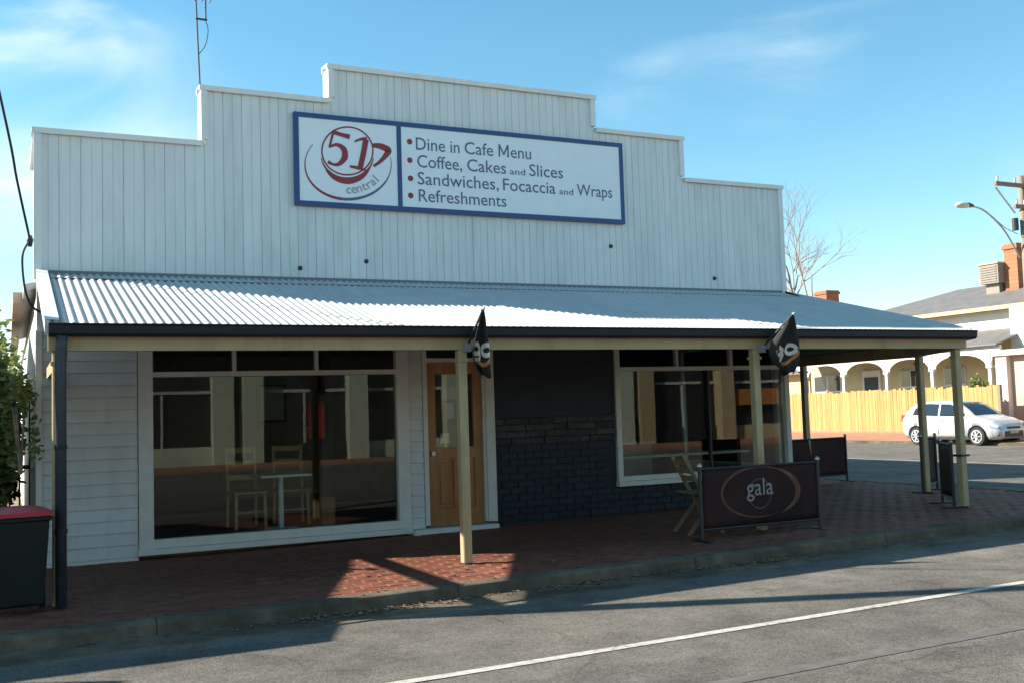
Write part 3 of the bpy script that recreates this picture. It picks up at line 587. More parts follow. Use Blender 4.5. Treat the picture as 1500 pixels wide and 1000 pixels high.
for cx, cy in ((530, 170), (531, 250), (534, 328), (535, 402)):
    x, z = SP(cx, cy); n = 16; MB().add([(x, YS, z)] + [(x + .036 * math.cos(2 * math.pi * i / n), YS, z + .036 * math.sin(2 * math.pi * i / n)) for i in range(n)], [(0, i + 1, (i + 1) % n + 1) for i in range(n)]).build('bullet', 'signred', sg)
def strokes(pts, ws, name, m, y=YS, n=8):
    P = spline([(*SP(*p), 0) for p in pts], n); k = len(P)
    if isinstance(ws, (list, tuple)):
        q = []
        for i in range(k):
            t = i / (k - 1) * (len(ws) - 1); j = min(int(t), len(ws) - 2); q.append(ws[j] + (ws[j + 1] - ws[j]) * (t - j))
        ws = q
    return ribbon([(p.x, p.y) for p in P], ws, y).build(name, m, sg)
def arc(cx, cy, rx, ry, a0, a1, n=40): return [(cx + rx * math.cos(R_(a0 + (a1 - a0) * i / n)), cy - ry * math.sin(R_(a0 + (a1 - a0) * i / n))) for i in range(n + 1)]
strokes(arc(262, 210, 110, 103, 0, 360), .019, 'cup_rim', 'signred', n=2)
strokes(arc(262, 222, 114, 108, 190, 350), [.01, .03, .035, .03, .01], 'cup_lip', 'signred', n=2, y=YS - .001)
strokes(arc(262, 246, 104, 94, 200, 345), [.005, .05, .075, .05, .005], 'cup_body', 'signred', n=2, y=YS - .0015)
strokes([(372, 186), (405, 190), (438, 207), (425, 232), (400, 258), (374, 276)], [.05, .075, .085, .06, .04, .03], 'cup_handle', 'signred')
strokes(arc(265, 268, 186, 150, 145, 260), [.008, .012, .02, .028, .036], 'saucer', 'signred', n=2)
strokes(arc(265, 268, 186, 150, 260, 372), [.036, .034, .026, .014, .006], 'saucer', 'signtext', n=2)
strokes([(198, 128), (230, 138), (272, 150)], [.055, .045, .06], 'numeral', 'signred', y=YS - .003)
strokes([(202, 126), (193, 160), (184, 196)], [.03, .028, .026], 'numeral', 'signred', y=YS - .0025)
strokes([(184, 194), (215, 183), (246, 202), (250, 238), (226, 266), (200, 268), (178, 256)], [.02, .04, .07, .075, .045, .03, .045], 'numeral', 'signred', y=YS - .002)
strokes([(292, 170), (318, 160), (346, 158)], [.02, .03, .05], 'numeral', 'signred', y=YS - .003)
strokes([(342, 160), (330, 225), (316, 286)], [.07, .068, .066], 'numeral', 'signred', y=YS - .0025)
strokes([(272, 276), (302, 282), (342, 293)], [.026, .04, .026], 'numeral', 'signred', y=YS - .002)
for i, ch in enumerate('central'):                   # curved along the saucer
    t = i / 6.0; a = R_(272 + 52 * t); cx = 262 + 168 * math.cos(a); cy = 266 - 128 * math.sin(a)
    x, z = SP(cx, cy); v, f = text_mesh(ch, .006); k = .155; rot = R_(4 + 44 * t); c_, s_ = math.cos(rot), math.sin(rot); w0 = (max(p.x for p in v) + min(p.x for p in v)) / 2
    MB().add([(x + ((p.x - w0) * c_ - p.y * s_) * k, YS - .001, z + ((p.x - w0) * s_ + p.y * c_) * k) for p in v], f).build('letter', 'signgrey', sg)

# ------------------------------------------------------------------ flags on the verandah posts
def flag(name_label, base, tip, rows, seed, group):
    base, tip = Vector(base), Vector(tip); root = thing('flag', base, name_label, 'flag', group)
    MB().tube([base, tip], .011, 8).build('flag_pole', 'dark', root); MB().tube([tip, tip + (tip - base).normalized() * .03], [.018, .006], 8).build('finial', 'frame', root)
    part('bracket', 'steel', root, base.x - .03, base.x + .03, base.y - .03, base.y + .05, base.z - .05, base.z + .03)
    rg = random.Random(seed); ph = [rg.uniform(0, 6.28) for _ in range(4)]
    def P(u, v):                                     # u across the drooping cloth, v down; outline rows give left and right edge
        t = max(0, min(1, v)) * (len(rows) - 1); k = min(int(t), len(rows) - 2); f = t - k; a, b = rows[k], rows[k + 1]
        py, xl, xr = (a[q_] + (b[q_] - a[q_]) * f for q_ in range(3)); yd = tip.y + .02 + (.10 * v)
        q_ = onY(xl + (xr - xl) * u, py, yd); wv = min(1, v * 2.2)
        return Vector(q_) + Vector((0, (.045 * math.sin(8.5 * u + ph[0] + 1.2 * v) + .02 * math.sin(17 * u + ph[1] - v)) * wv, .018 * math.sin(9 * u + ph[2]) * wv * v))
    nu, nv = 30, 16; vs_ = [P(i / nu, j / nv) for i in range(nu + 1) for j in range(nv + 1)]
    fs_ = [(i * (nv + 1) + j, (i + 1) * (nv + 1) + j, (i + 1) * (nv + 1) + j + 1, i * (nv + 1) + j + 1) for i in range(nu) for j in range(nv)]
    cl = MB().add(vs_, fs_).build('cloth', 'black', root, smooth=True)
    sm = cl.modifiers.new('thickness', 'SOLIDIFY'); sm.thickness = .003; sm.offset = 0
    def uvstroke(pts, wd, m, name, off=.007):
        for sgn in (-1, 1):
            mb = MB(); vv = []; ff = []
            for i in range(len(pts)):
                a, b = pts[max(i - 1, 0)], pts[min(i + 1, len(pts) - 1)]; du, dv = b[0] - a[0], (b[1] - a[1]); l = math.hypot(du, dv) or 1
                for q in (1, -1):
                    u_, v_ = pts[i][0] - dv / l * wd * q, pts[i][1] + du / l * wd * q
                    e = 1e-3; nn = (P(u_ + e, v_) - P(u_, v_)).cross(P(u_, v_ + e) - P(u_, v_))
                    nn = nn.normalized() if nn.length > 1e-12 else Vector((0, -1, 0)); vv.append(P(u_, v_) + nn * off * sgn)
            for i in range(len(pts) - 1): ff.append((2 * i, 2 * i + 2, 2 * i + 3, 2 * i + 1))
            mb.add(vv, ff).build(name, m, cl)
    circ = lambda cu, cv, ru, rv, a0=0, a1=360, n=24: [(cu + ru * math.cos(R_(a0 + (a1 - a0) * i / n)), cv + rv * math.sin(R_(a0 + (a1 - a0) * i / n))) for i in range(n + 1)]
    uvstroke(circ(.36, .60, .13, .075), .035, 'flagprint', 'emblem'); uvstroke(circ(.72, .60, .12, .075), .035, 'flagprint', 'emblem')
    uvstroke([(.50, .55), (.51, .68), (.45, .76), (.32, .76)], .03, 'flagprint', 'emblem')
    uvstroke(circ(.52, .62, .36, .20, 0, 180), .03, 'flagorange', 'emblem', off=.005)
    return root
t1 = onY(708, 453, -3.0); flag('black cafe flag drooping from the post by the timber door', (3.97, PY - .09, 2.24), t1, [(453, 705, 709), (470, 701, 712), (486, 695, 714), (502, 690, 717), (518, 688, 719), (534, 691, 720), (551, 703, 720)], 5, 'cafe flags')
t2 = onY(1161, 461, -3.0); flag('black cafe flag on the post in front of the corner window', (7.52, PY - .09, 2.22), t2, [(461, 1158, 1163), (476, 1150, 1165), (490, 1139, 1166), (504, 1129, 1168), (518, 1125, 1169), (532, 1131, 1168), (547, 1146, 1160)], 9, 'cafe flags')

# ------------------------------------------------------------------ cafe barrier banners
def barrier(loc, length, rz, label, printed=True, h=.76):
    r = thing('cafe_barrier', loc, label, 'barrier', None, rz); L2 = length / 2
    for s in (-1, 1):
        p = MB().tube([(s * L2, 0, .012), (s * L2, 0, h)], .02, 10).build('upright', 'dark', r, local=True)
        MB().tube([(s * L2, 0, h), (s * L2, 0, h + .02), (s * L2, 0, h + .035)], [.026, .026, .012], 10).build('cap', 'steel', p, local=True)
        MB().box(s * L2 - .035, s * L2 + .035, -.16, .16, 0, .014).build('foot', 'dark', p, local=True, bevel=.004)
    MB().tube([(-L2, 0, h - .025), (L2, 0, h - .025)], .013, 8).build('top_rail', 'dark', r, local=True)
    MB().tube([(-L2, 0, .11), (L2, 0, .11)], .013, 8).build('bottom_rail', 'dark', r, local=True)
    nx, nz = 24, 8; vs_ = []; fs_ = []
    def surf(x, z): return .004 * math.sin(3.1 * x + 2 * z) + .006 * math.sin(7 * x) * (1 - abs(z - .43) / .4)
    for i in range(nx + 1):
        for j in range(nz + 1):
            x = -L2 + .025 + (length - .05) * i / nx; z = .115 + (h - .145) * j / nz; vs_.append((x, surf(x, z), z))
    for i in range(nx):
        for j in range(nz): a = i * (nz + 1) + j; fs_.append((a, a + nz + 1, a + nz + 2, a + 1))
    b = MB().add(vs_, fs_).build('banner', 'banner', r, local=True, smooth=True); sm = b.modifiers.new('thickness', 'SOLIDIFY'); sm.thickness = .002; sm.offset = 0
    if printed:
        def stroke(pts, ws, m, name, d=.004):
            mb = ribbon(pts, ws, 0); mb.v = [(x, surf(x, z) - d, z) for x, _, z in mb.v]; mb.build(name, m, b, local=True)
        el = lambda cx, cz, rx, rz_, a0, a1, n=48: [(cx + rx * math.cos(R_(a0 + (a1 - a0) * i / n)), cz + rz_ * math.sin(R_(a0 + (a1 - a0) * i / n))) for i in range(n + 1)]
        tap = lambda n, w_: [w_ * math.sin(math.pi * i / n) + .001 for i in range(n + 1)]
        stroke(el(-.02, .46, .50, .265, 20, 300), tap(48, .03), 'bannerglow', 'ring')
        stroke(el(.0, .45, .50, .27, -60, 70), tap(48, .07), 'bannerglow', 'ring', .005)
        stroke(el(.0, .45, .50, .27, 25, 62), tap(48, .03), 'bannerpale', 'ring', .006); stroke(el(.0, .45, .50, .27, -52, -25), tap(48, .03), 'bannerpale', 'ring', .006)
        stroke(el(-.02, .44, .155, .155, 0, 360), .014, 'bannerglow', 'ring', .005)
        v, f = text_mesh('gala', .004); a = min(p.x for p in v); k = .37 / (max(p.x for p in v) - a)
        MB().add([(-.205 + (p.x - a) * k, surf(-.205 + (p.x - a) * k, .45) - .008, .425 + p.y * k * 1.05) for p in v], f).build('lettering', 'printwhite', b, local=True)
    return r
fpz = lambda x: gz(x) + .158
b1 = barrier((7.25, -2.95, fpz(7.2)), 1.58, 0.0, 'cafe barrier banner reading gala at the kerb edge', True)
barrier((12.1, 1.62, fpz(12.1)), 1.45, R_(3), 'plain dark cafe barrier beside the side street verandah', False)
barrier((12.14, -.74, fpz(12)), .62, R_(24), 'narrow dark barrier seen edge-on behind the rear verandah post', False, .8)
barrier((10.74, -2.3, fpz(10.8)), .62, R_(54), 'narrow dark barrier seen edge-on behind the corner verandah post', False, .8)

# ------------------------------------------------------------------ folding chair beside the banner
fc = thing('folding_chair', (6.90, -2.3, fpz(6.8)), 'slatted timber folding chair half hidden behind the banner', 'chair', None, R_(-12))
for y in (-.2, .2):
    MB().bar((-.22, y, 0), (.17, y, .46), .028, .04).build('leg', 'oldpine', fc, local=True)
    MB().bar((.20, y * .86, 0), (-.23, y * .86, .86), .028, .04).build('back_leg', 'oldpine', fc, local=True)
for i in range(5): MB().box(-.17 + i * .078, -.115 + i * .078, -.2, .2, .44, .458).build('seat_slat', 'oldpine', fc, local=True)
for z in (.60, .69, .78): xx = -.23 + (.86 - z) * .5; MB().box(xx - .012, xx + .008, -.19, .19, z - .03, z + .03).build('back_slat', 'oldpine', fc, local=True)
MB().bar((.15, -.17, .05), (.15, .17, .05), .02).build('stretcher', 'oldpine', fc, local=True)

# ------------------------------------------------------------------ table and chairs behind the window
tb = thing('cafe_table', (3.06, 1.08, .245), 'white square pedestal table inside the left shop window', 'table')
MB().box(-.31, .31, -.31, .31, .66, .69).build('tabletop', 'signwhite', tb, local=True, bevel=.004); MB().tube([(0, 0, .02), (0, 0, .66)], .032, 12).build('pedestal', 'signwhite', tb, local=True); MB().tube([(0, 0, 0), (0, 0, .025)], .21, 20).build('base', 'signwhite', tb, local=True)
def bistro(loc, rz, label):
    c = thing('cafe_chair', loc, label, 'chair', 'pine chairs around the window table', rz)
    for sx in (-1, 1):
        MB().bar((sx * .19, -.2, 0), (sx * .18, -.19, .43), .034).build('leg', 'pine', c, local=True)
        MB().bar((sx * .19, .21, 0), (sx * .18, .19, .45), .034).build('leg', 'pine', c, local=True); MB().bar((sx * .18, .19, .45), (sx * .185, .25, 1.02), .034).build('back_post', 'pine', c, local=True)
    MB().box(-.21, .21, -.22, .2, .43, .46).build('seat', 'pine', c, local=True, bevel=.006)
    for z in (.62, .80, .97): MB().box(-.17, .17, .2 + (z - .45) * .1, .222 + (z - .45) * .1, z - .03, z + .04).build('back_slat', 'pine', c, local=True)
    MB().bar((-.19, -.2, .2), (.19, -.2, .2), .02).build('stretcher', 'pine', c, local=True)
bistro((2.76, 1.72, .245), R_(5), 'pine chair behind the white table, left of the two'); bistro((3.34, 1.72, .245), R_(-4), 'pine chair behind the white table, right of the two')
ct = thing('display_counter', (8.8, 3.2, .245), 'pale laminate counter with glass front inside the corner window', 'counter')
part('counter_base', 'counter', ct, 7.4, 9.8, 3.0, 3.6, .245, 1.0); part('counter_top', 'frame', ct, 7.35, 9.85, 2.95, 3.65, 1.001, 1.04); part('shelf_rail', 'frame', ct, 7.4, 9.8, 2.95, 2.99, .8, .84); part('glass_front', 'glass', ct, 7.45, 9.7, 3.0, 3.01, 1.045, 1.4)
wbench = thing('window_bench', (8.7, .45, .245), 'long pale bench shelf just inside the corner window', 'bench')
part('bench_top', 'counter', wbench, 7.45, 9.7, .3, .62, .92, .95); 
for x in (7.6, 8.6, 9.6): part('leg', 'dark', wbench, x, x + .04, .42, .46, .245, .92)

for k_, (x, z, wd, hh, m_) in enumerate(((1.7, 1.55, .5, .7, 'flagorange'), (4.3, 1.6, .45, .6, 'oppgreen'), (7.9, 1.5, .6, .8, 'oppred'), (9.0, 1.6, .5, .5, 'signwhite'))):
    pc = thing('wall_picture', (x, 6.95, z), ('orange', 'green', 'red', 'white')[k_] + ' framed print on the back wall inside the shop', 'picture', 'prints on the back wall')
    part('picture_frame', 'dark', pc, x - wd / 2 - .04, x + wd / 2 + .04, 6.95, 6.99, z - .04, z + hh + .04); part('print', m_, pc, x - wd / 2, x + wd / 2, 6.94, 6.949, z, z + hh)

# ------------------------------------------------------------------ wheelie bin
wb = thing('wheelie_bin', (.08, -2.72, fpz(0)), 'dark green wheelie bin with red lid by the downpipe', 'bin', None, R_(6))
b = MB(); lo = [(-.19, -.22, .08), (.19, -.22, .08), (.19, .2, .08), (-.19, .2, .08)]; hi = [(-.235, -.29, .93), (.235, -.29, .93), (.235, .29, .93), (-.235, .29, .93)]
md = [(a[0] * .55 + c_[0] * .45, a[1] * .55 + c_[1] * .45, .46) for a, c_ in zip(lo, hi)]
b.add(lo + md + hi, [(0, 3, 2, 1)] + [(i, (i + 1) % 4, 4 + (i + 1) % 4, 4 + i) for i in range(4)] + [(4 + i, 4 + (i + 1) % 4, 8 + (i + 1) % 4, 8 + i) for i in range(4)] + [(8, 9, 10, 11)])
b.build('body', 'bin', wb, local=True, bevel=.022)
MB().box(-.25, .25, -.305, .30, .875, .925).build('rim', 'bin', wb, local=True, bevel=.012)
ld = MB(); g = []
for i in range(9):
    for j in range(9):
        u, v = -1 + i / 4, -1 + j / 4; g.append((u * .262, v * .32, .965 + .045 * (1 - abs(u) ** 3) * (1 - abs(v) ** 3)))
ld.add(g, [(i * 9 + j, (i + 1) * 9 + j, (i + 1) * 9 + j + 1, i * 9 + j + 1) for i in range(8) for j in range(8)])
edge = [i * 9 for i in range(9)] + [72 + j for j in range(1, 9)] + [i * 9 + 8 for i in range(7, -1, -1)] + [j for j in range(7, 0, -1)]
sk = [(g[e][0], g[e][1], .925) for e in edge]; n = len(edge); base_ = len(ld.v); ld.add(sk, [])
ld.f += [(edge[i], edge[(i + 1) % n], base_ + (i + 1) % n, base_ + i) for i in range(n)]
ld.build('lid', 'binred', wb, local=True, smooth=False); MB().tube([(-.2, .34, .93), (.2, .34, .93)], .018, 10).build('handle', 'bin', wb, local=True)
for s in (-1, 1): MB().tube([(s * .2, .2, .1), (s * .245, .2, .1)], .1, 20).build('wheel', 'rubber', wb, local=True)
MB().tube([(-.2, .2, .1), (.2, .2, .1)], .012, 8).build('axle', 'steel', wb, local=True)

wb.scale = (.86, .86, .82)
# ------------------------------------------------------------------ antenna, service cable, power poles
an = thing('antenna_mast', (2.06, .5, 4.4), 'thin grey television aerial mast rising behind the parapet', 'antenna')
tp = onY(285, -40, .5); MB().tube([(2.06, .5, 3.6), (onY(293, 130, .5)[0], .5, onY(293, 130, .5)[2]), tuple(tp)], [.013, .011, .010], 8).build('mast', 'mast', an)
q = onY(294, 3, .5); MB().bar((q[0] - .14, .5, q[2] + .03), (q[0] + .14, .42, q[2] + .03), .018).build('boom', 'dark', an)
for k_, dx in enumerate((-.12, -.05, .03, .12)): MB().bar((q[0] + dx, .36 - .02 * k_, q[2] + .05), (q[0] + dx, .62, q[2] + .05), .012).build('element', 'mast', an)
q2 = onY(297, 29, .5); MB().bar((q2[0] - .08, .5, q2[2]), (q2[0] + .05, .5, q2[2]), .02).build('bracket', 'dark', an)
MB().bar((q2[0] + .035, .5, q2[2]), (q2[0] + .035, .5, q2[2] + .26), .016).build('side_rod', 'mast', an)
MB().tube(spline([(q2[0] + .03, .5, q2[2]), (q2[0] + .06, .5, q2[2] - .12), (q2[0] + .03, .5, q2[2] - .3), (onY(292, 80, .5)[0], .5, q2[2] - .42)], 6), .005, 5).build('lead', 'dark', an)
def power_pole(loc, h, label, arms, lean=0.0, group='wooden power poles'):
    x, y, z = loc; r = thing('power_pole', loc, label, 'pole', group)
    MB().tube([(x, y, z - .3), (x, y + lean * .5, z + h * .5), (x + .02, y + lean, z + h)], [.13, .115, .095], 14).build('shaft', 'timber', r, smooth=True)
    for za, l0, l1, d in arms:
        if d == 'x': MB().box(x - l0, x + l1, y - .16, y - .05, z + za - .06, z + za + .06).build('crossarm', 'timber', r)
        else: MB().box(x - .16, x - .05, y - l0, y + l1, z + za - .06, z + za + .06).build('crossarm', 'timber', r)
        for t in np.linspace(-l0 + .12, l1 - .12, 4):
            p = (x + t, y - .105, z + za + .06) if d == 'x' else (x - .105, y + t, z + za + .06)
            MB().tube([p, (p[0], p[1], p[2] + .05), (p[0], p[1], p[2] + .1), (p[0], p[1], p[2] + .16)], [.02, .05, .035, .045], 10).build('insulator', 'frame', r)
    return r
p1 = power_pole((-.9, -2.5, .15), 9.2, 'weathered timber power pole left of the cafe, seen by its shadow', [], .95)
pr = power_pole((30.0, 11.2, .2), 8.6, 'timber power pole with street lamp at the right edge', [(8.25, 1.35, 1.35, 'x'), (7.55, .5, .9, 'x')])
MB().bar((29.0, 11.36, 8.4), (29.9, 11.4, 7.6), .04).build('arm_brace', 'steel', pr)
for dx, dz in ((-.25, 7.1), (.22, 7.3)): MB().tube([(30 + dx, 11.3, .2 + dz - .3), (30 + dx, 11.3, .2 + dz + .1)], .1, 10).build('fuse_box', 'dark', pr)
slp = thing('street_lamp', (30.0, 11.4, 6.2), 'street lamp with curved arm fixed to the right-hand pole', 'street lamp')
arm = spline([(29.95, 11.36, 6.1), (29.3, 11.38, 7.0), (28.5, 11.4, 7.58), (27.85, 11.4, 7.72)], 8); MB().tube(arm, .03, 8).build('arm', 'steel', slp, smooth=True)
MB().tube([(29.9, 11.36, 6.9), (29.35, 11.38, 7.08), (28.9, 11.39, 7.36)], .015, 6).build('stay', 'steel', slp)
MB().tube([(27.95, 11.4, 7.73), (27.75, 11.4, 7.74), (27.7, 11.4, 7.74)], [.05, .085, .085], 12).build('gear_housing', 'dark', slp, smooth=True)
hd = MB(); rings = []
for t, wy, hz in ((0, .07, .07), (.12, .13, .09), (.3, .155, .10), (.46, .12, .08), (.54, .04, .03)):
    rings.append([(27.72 - t, 11.4 + wy * math.cos(a), 7.72 + hz * math.sin(a)) for a in np.linspace(0, 2 * math.pi, 13)[:-1]])
hd.add([p for r_ in rings for p in r_], [(i * 12 + j, i * 12 + (j + 1) % 12, (i + 1) * 12 + (j + 1) % 12, (i + 1) * 12 + j) for i in range(4) for j in range(12)] + [tuple(range(12)), tuple(range(48, 60))]); hd.build('lamp_head', 'frame', slp, smooth=True)
sc = thing('service_cable', (.2, .1, 3.4), 'black service cable running down to the left corner of the shop', 'cable')
A_ = onY(44, 352, .02); pts = [A_] + [onY(x, y, yy) for x, y, yy in ((25, 265, -.4), (0, 140, -1.0))] + [(-.85, -2.4, 8.2)]
MB().tube([tuple(p) for p in spline([tuple(p) for p in pts], 6)], .013, 6).build('overhead_span', 'dark', sc)
MB().tube([tuple(A_ + np.array([0, 0, .05])), tuple(A_), tuple(A_ - np.array([0, 0, .07]))], [.02, .035, .02], 8).build('insulator', 'dark', sc)
MB().tube([tuple(p) for p in spline([tuple(A_)] + [tuple(onY(x, y, -.15)) for x, y in ((33, 375), (36, 420), (45, 447), (60, 458))], 6)], .012, 6).build('lead_in', 'dark', sc)

# ------------------------------------------------------------------ house across the cross street
hs_ = thing('house', (38, 19, .3), 'cream villa with arched white verandah across the side street', 'house')
HX, VX0 = 36.2, 34.0; HY0, HY1 = 15.6, 28.5
part('wall', 'hwall', hs_, HX, 46, HY0, HY1, .3, 4.1); part('upper_wall', 'hwhite', hs_, HX - .03, HX + .2, HY0 - 2.6, HY1, 4.1, 5.05)
part('verandah_floor', 'hwhite', hs_, VX0, HX, HY0, HY1, .3, .62)
eave, ridge, ov = 5.2, 6.05, .45
def hip(x0, x1, y0, y1, z0, z1, parent, m='hroof', run_=None):
    xm = (x0 + x1) / 2; rn = run_ or (x1 - x0) / 2 * .75
    return MB().add([(x0, y0, z0), (x1, y0, z0), (x1, y1, z0), (x0, y1, z0), (xm, y0 + rn, z1), (xm, y1 - rn, z1), (x0, y0, z0 - .06), (x1, y0, z0 - .06), (x1, y1, z0 - .06), (x0, y1, z0 - .06)],
                    [(0, 1, 4), (1, 2, 5, 4), (2, 3, 5), (3, 0, 4, 5), (0, 6, 7, 1), (1, 7, 8, 2), (2, 8, 9, 3), (3, 9, 6, 0), (6, 9, 8, 7)]).build('roof', m, parent)
rf = hip(HX - ov, 43, 8, 27.2, eave, 6.55, hs_, run_=5.2)
part('eave_gutter', 'hwall', hs_, HX - ov - .12, HX - ov - .001, 8, 27.2, eave - .14, eave + .02); part('frieze', 'cream', hs_, HX - ov + .02, HX - .04, 13, 27, eave - .2, eave - .065)
MB().add([(VX0 - .25, HY0, 3.62), (HX - .03, HY0, 4.32), (HX - .03, HY1, 4.32), (VX0 - .25, HY1, 3.62), (VX0 - .25, HY0, 3.56), (HX - .03, HY0, 4.26), (HX - .03, HY1, 4.26), (VX0 - .25, HY1, 3.56)], [(0, 1, 2, 3), (4, 7, 6, 5), (0, 4, 5, 1), (3, 2, 6, 7), (0, 3, 7, 4)]).build('verandah_roof', 'hroof', hs_)
ypost = [onX(x, 525, VX0)[1] for x in (1450, 1365, 1298, 1235)]; sp_ = ypost[2] - ypost[1]; ypost += [ypost[3] + sp_, ypost[3] + 2 * sp_]
part('verandah_fascia', 'hwhite', hs_, VX0 - .06, VX0 + .06, HY0, HY1, 3.36, 3.56)
for y in ypost:
    part('verandah_post', 'hwhite', hs_, VX0 - .06, VX0 + .06, y - .07, y + .07, .62, 3.36); part('capital', 'hwhite', hs_, VX0 - .1, VX0 + .1, y - .13, y + .13, 2.72, 2.82)
yy = sorted(ypost); yy = [HY0] + yy + [HY1]
for a, b in zip(yy, yy[1:]):
    a, b = a + .075, b - .075
    if b - a < .3: continue
    n = 16; vs_ = []; cy_, ry_ = (a + b) / 2, (b - a) / 2
    for i in range(n + 1):
        t = -1 + 2 * i / n; vs_ += [(VX0 - .03, cy_ + t * ry_, 3.36), (VX0 - .03, cy_ + t * ry_, 2.62 + .66 * math.sqrt(max(0, 1 - abs(t) ** 2.4)))]
    m_ = MB(); k = len(vs_); m_.add(vs_ + [(x + .06, y, z) for x, y, z in vs_], [(2 * i, 2 * i + 1, 2 * i + 3, 2 * i + 2) for i in range(n)] + [(k + 2 * i, k + 2 * i + 2, k + 2 * i + 3, k + 2 * i + 1) for i in range(n)] + [(2 * i + 1, k + 2 * i + 1, k + 2 * i + 3, 2 * i + 3) for i in range(n)])
    m_.build('arch', 'hwhite', hs_)
def hwin(y, wd, z0, z1):
    o = part('window', 'hwhite', hs_, HX - .06, HX - .005, y - wd / 2, y + wd / 2, z0, z1)
    for s in (-1, 1):
        for zz in (0, 1):
            part('pane', 'carglass', o, HX - .075, HX - .062, y + s * wd / 4 - wd * .21, y + s * wd / 4 + wd * .21, z0 + .07 + zz * (z1 - z0) / 2, z0 + (z1 - z0) / 2 - .03 + zz * (z1 - z0) / 2)
yw = onX(1213, 560, HX)[1]; hwin(yw, 1.9, 1.25, 2.9)
yd = onX(1278, 560, HX)[1]; hdr = part('door', 'hwhite', hs_, HX - .07, HX - .005, yd - .55, yd + .55, .62, 3.0); part('door_leaf', 'dark', hdr, HX - .09, HX - .072, yd - .42, yd + .42, .65, 2.7)
for px in (1335, 1400): hwin(onX(px, 560, HX)[1], 1.1, 1.35, 2.9)
def chimney(x, y, z0, z1, wx, wy, parent):
    c = part('chimney', 'redbrick', parent, x - wx / 2, x + wx / 2, y - wy / 2, y + wy / 2, z0, z1 - .22)
    part('chimney_cap', 'redbrick', c, x - wx / 2 - .07, x + wx / 2 + .07, y - wy / 2 - .07, y + wy / 2 + .07, z1 - .22, z1 - .08); part('chimney_rim', 'redbrick', c, x - wx / 2 - .02, x + wx / 2 + .02, y - wy / 2 - .02, y + wy / 2 + .02, z1 - .08, z1)
    for zz in np.arange(z0 + .1, z1 - .3, .17): part('brick_course', 'redbrick', c, x - wx / 2 - .008, x + wx / 2 + .008, y - wy / 2 - .008, y + wy / 2 + .008, zz, zz + .15)
cx_ = 38.4; cq = onX(1491, 400, cx_); chimney(cx_, cq[1], 5.5, onX(1488, 358, cx_)[2], .8, .62, hs_)
# white projecting wing with pink panel at the right edge
wing = MB().box(32.9, 36.1, 9.0, 13.6, .3, 3.35); part('wing_wall', 'hpink', hs_, 33.0, 36.1, 9.0, HY0 - 1.2, .3, 3.1)
ya, yb = onX(1480, 560, 32.9)[1], onX(1464, 560, 32.9)[1]
part('wing_pier', 'hwhite', hs_, 32.75, 33.35, ya, yb, .3, 3.1); part('wing_cornice', 'hwhite', hs_, 32.65, 36.2, 8.9, yb + .08, 3.1, 3.3)
yt = onX(1481, 500, 35)[1]; part('wing_gable', 'hwhite', hs_, 35.0, 36.18, 9, yt, 3.3, 5.0)
# evaporative cooler
e0, e1 = onX(1434, 400, 37.6), onX(1462, 400, 37.6); zt_ = onX(1440, 387, 37.6)[2]; zb_ = onX(1440, 418, 37.6)[2]
ec = thing('evaporative_cooler', (38, (e0[1] + e1[1]) / 2, zb_), 'beige boxy evaporative cooler on the villa roof', 'cooler')
part('cabinet', 'cooler', ec, 37.6, 38.7, e1[1], e0[1], zb_ + .02, zt_ - .06); part('cabinet_lid', 'hwall', ec, 37.55, 38.75, e1[1] - .04, e0[1] + .04, zt_ - .06, zt_); part('dropper', 'cooler', ec, 37.8, 38.5, e1[1] + .15, e0[1] - .15, zb_ - .9, zb_ + .02)
for zz in np.arange(zb_ + .1, zt_ - .12, .1): part('louvre', 'cooler', ec, 37.57, 37.6, e1[1] + .08, e0[1] - .08, zz, zz + .055); 
# paling fence
pf = thing('paling_fence', (31.9, 20, .28), 'sun-bleached timber paling fence in front of the villa', 'fence')
y0_, y1_ = onX(1461, 590, 31.9)[1], 34.0
n = int((y1_ - y0_) / .115); pal = None; rng = random.Random(5)
for i in range(n):
    y = y0_ + i * .115; h = 1.74 + rng.uniform(-.06, .05)
    if pal is None: pal = box(-.012, .012, -.054, .054, 0, 1.74).build('paling', 'paling', pf, local=True); pal.location = (0, y - 20, 0)
    else: c_ = copy_to(pal, 'paling', pf, (rng.uniform(-.006, .006), y - 20, 0)); c_.scale.z = h / 1.74; c_.rotation_euler.x = rng.gauss(0, .004)
for zz in (.35, 1.05, 1.6): MB().box(31.92, 31.98, y0_, y1_, .28 + zz, .28 + zz + .08).build('rail', 'timber', pf)
part('end_post', 'timber', pf, 31.86, 31.98, y0_ - .17, y0_ - .06, .2, 2.05)
part('plinth_board', 'timber', pf, 31.86, 31.885, y0_, y1_, .2, .36)
# second house further up the side street: only its chimney and ridge show
h2 = thing('far_house', (46, 40, .3), 'brown brick chimney and roof of a house further up the side street', 'house')
part('wall', 'hwall', h2, 41, 52, 34, 46, .3, 3.3); hip(40.4, 52.6, 33.4, 46.6, 3.3, 6.6, h2)
cq = onX(1211, 430, 44); chimney(44, cq[1], 4.5, onX(1211, 427, 44)[2], .95, .95, h2)
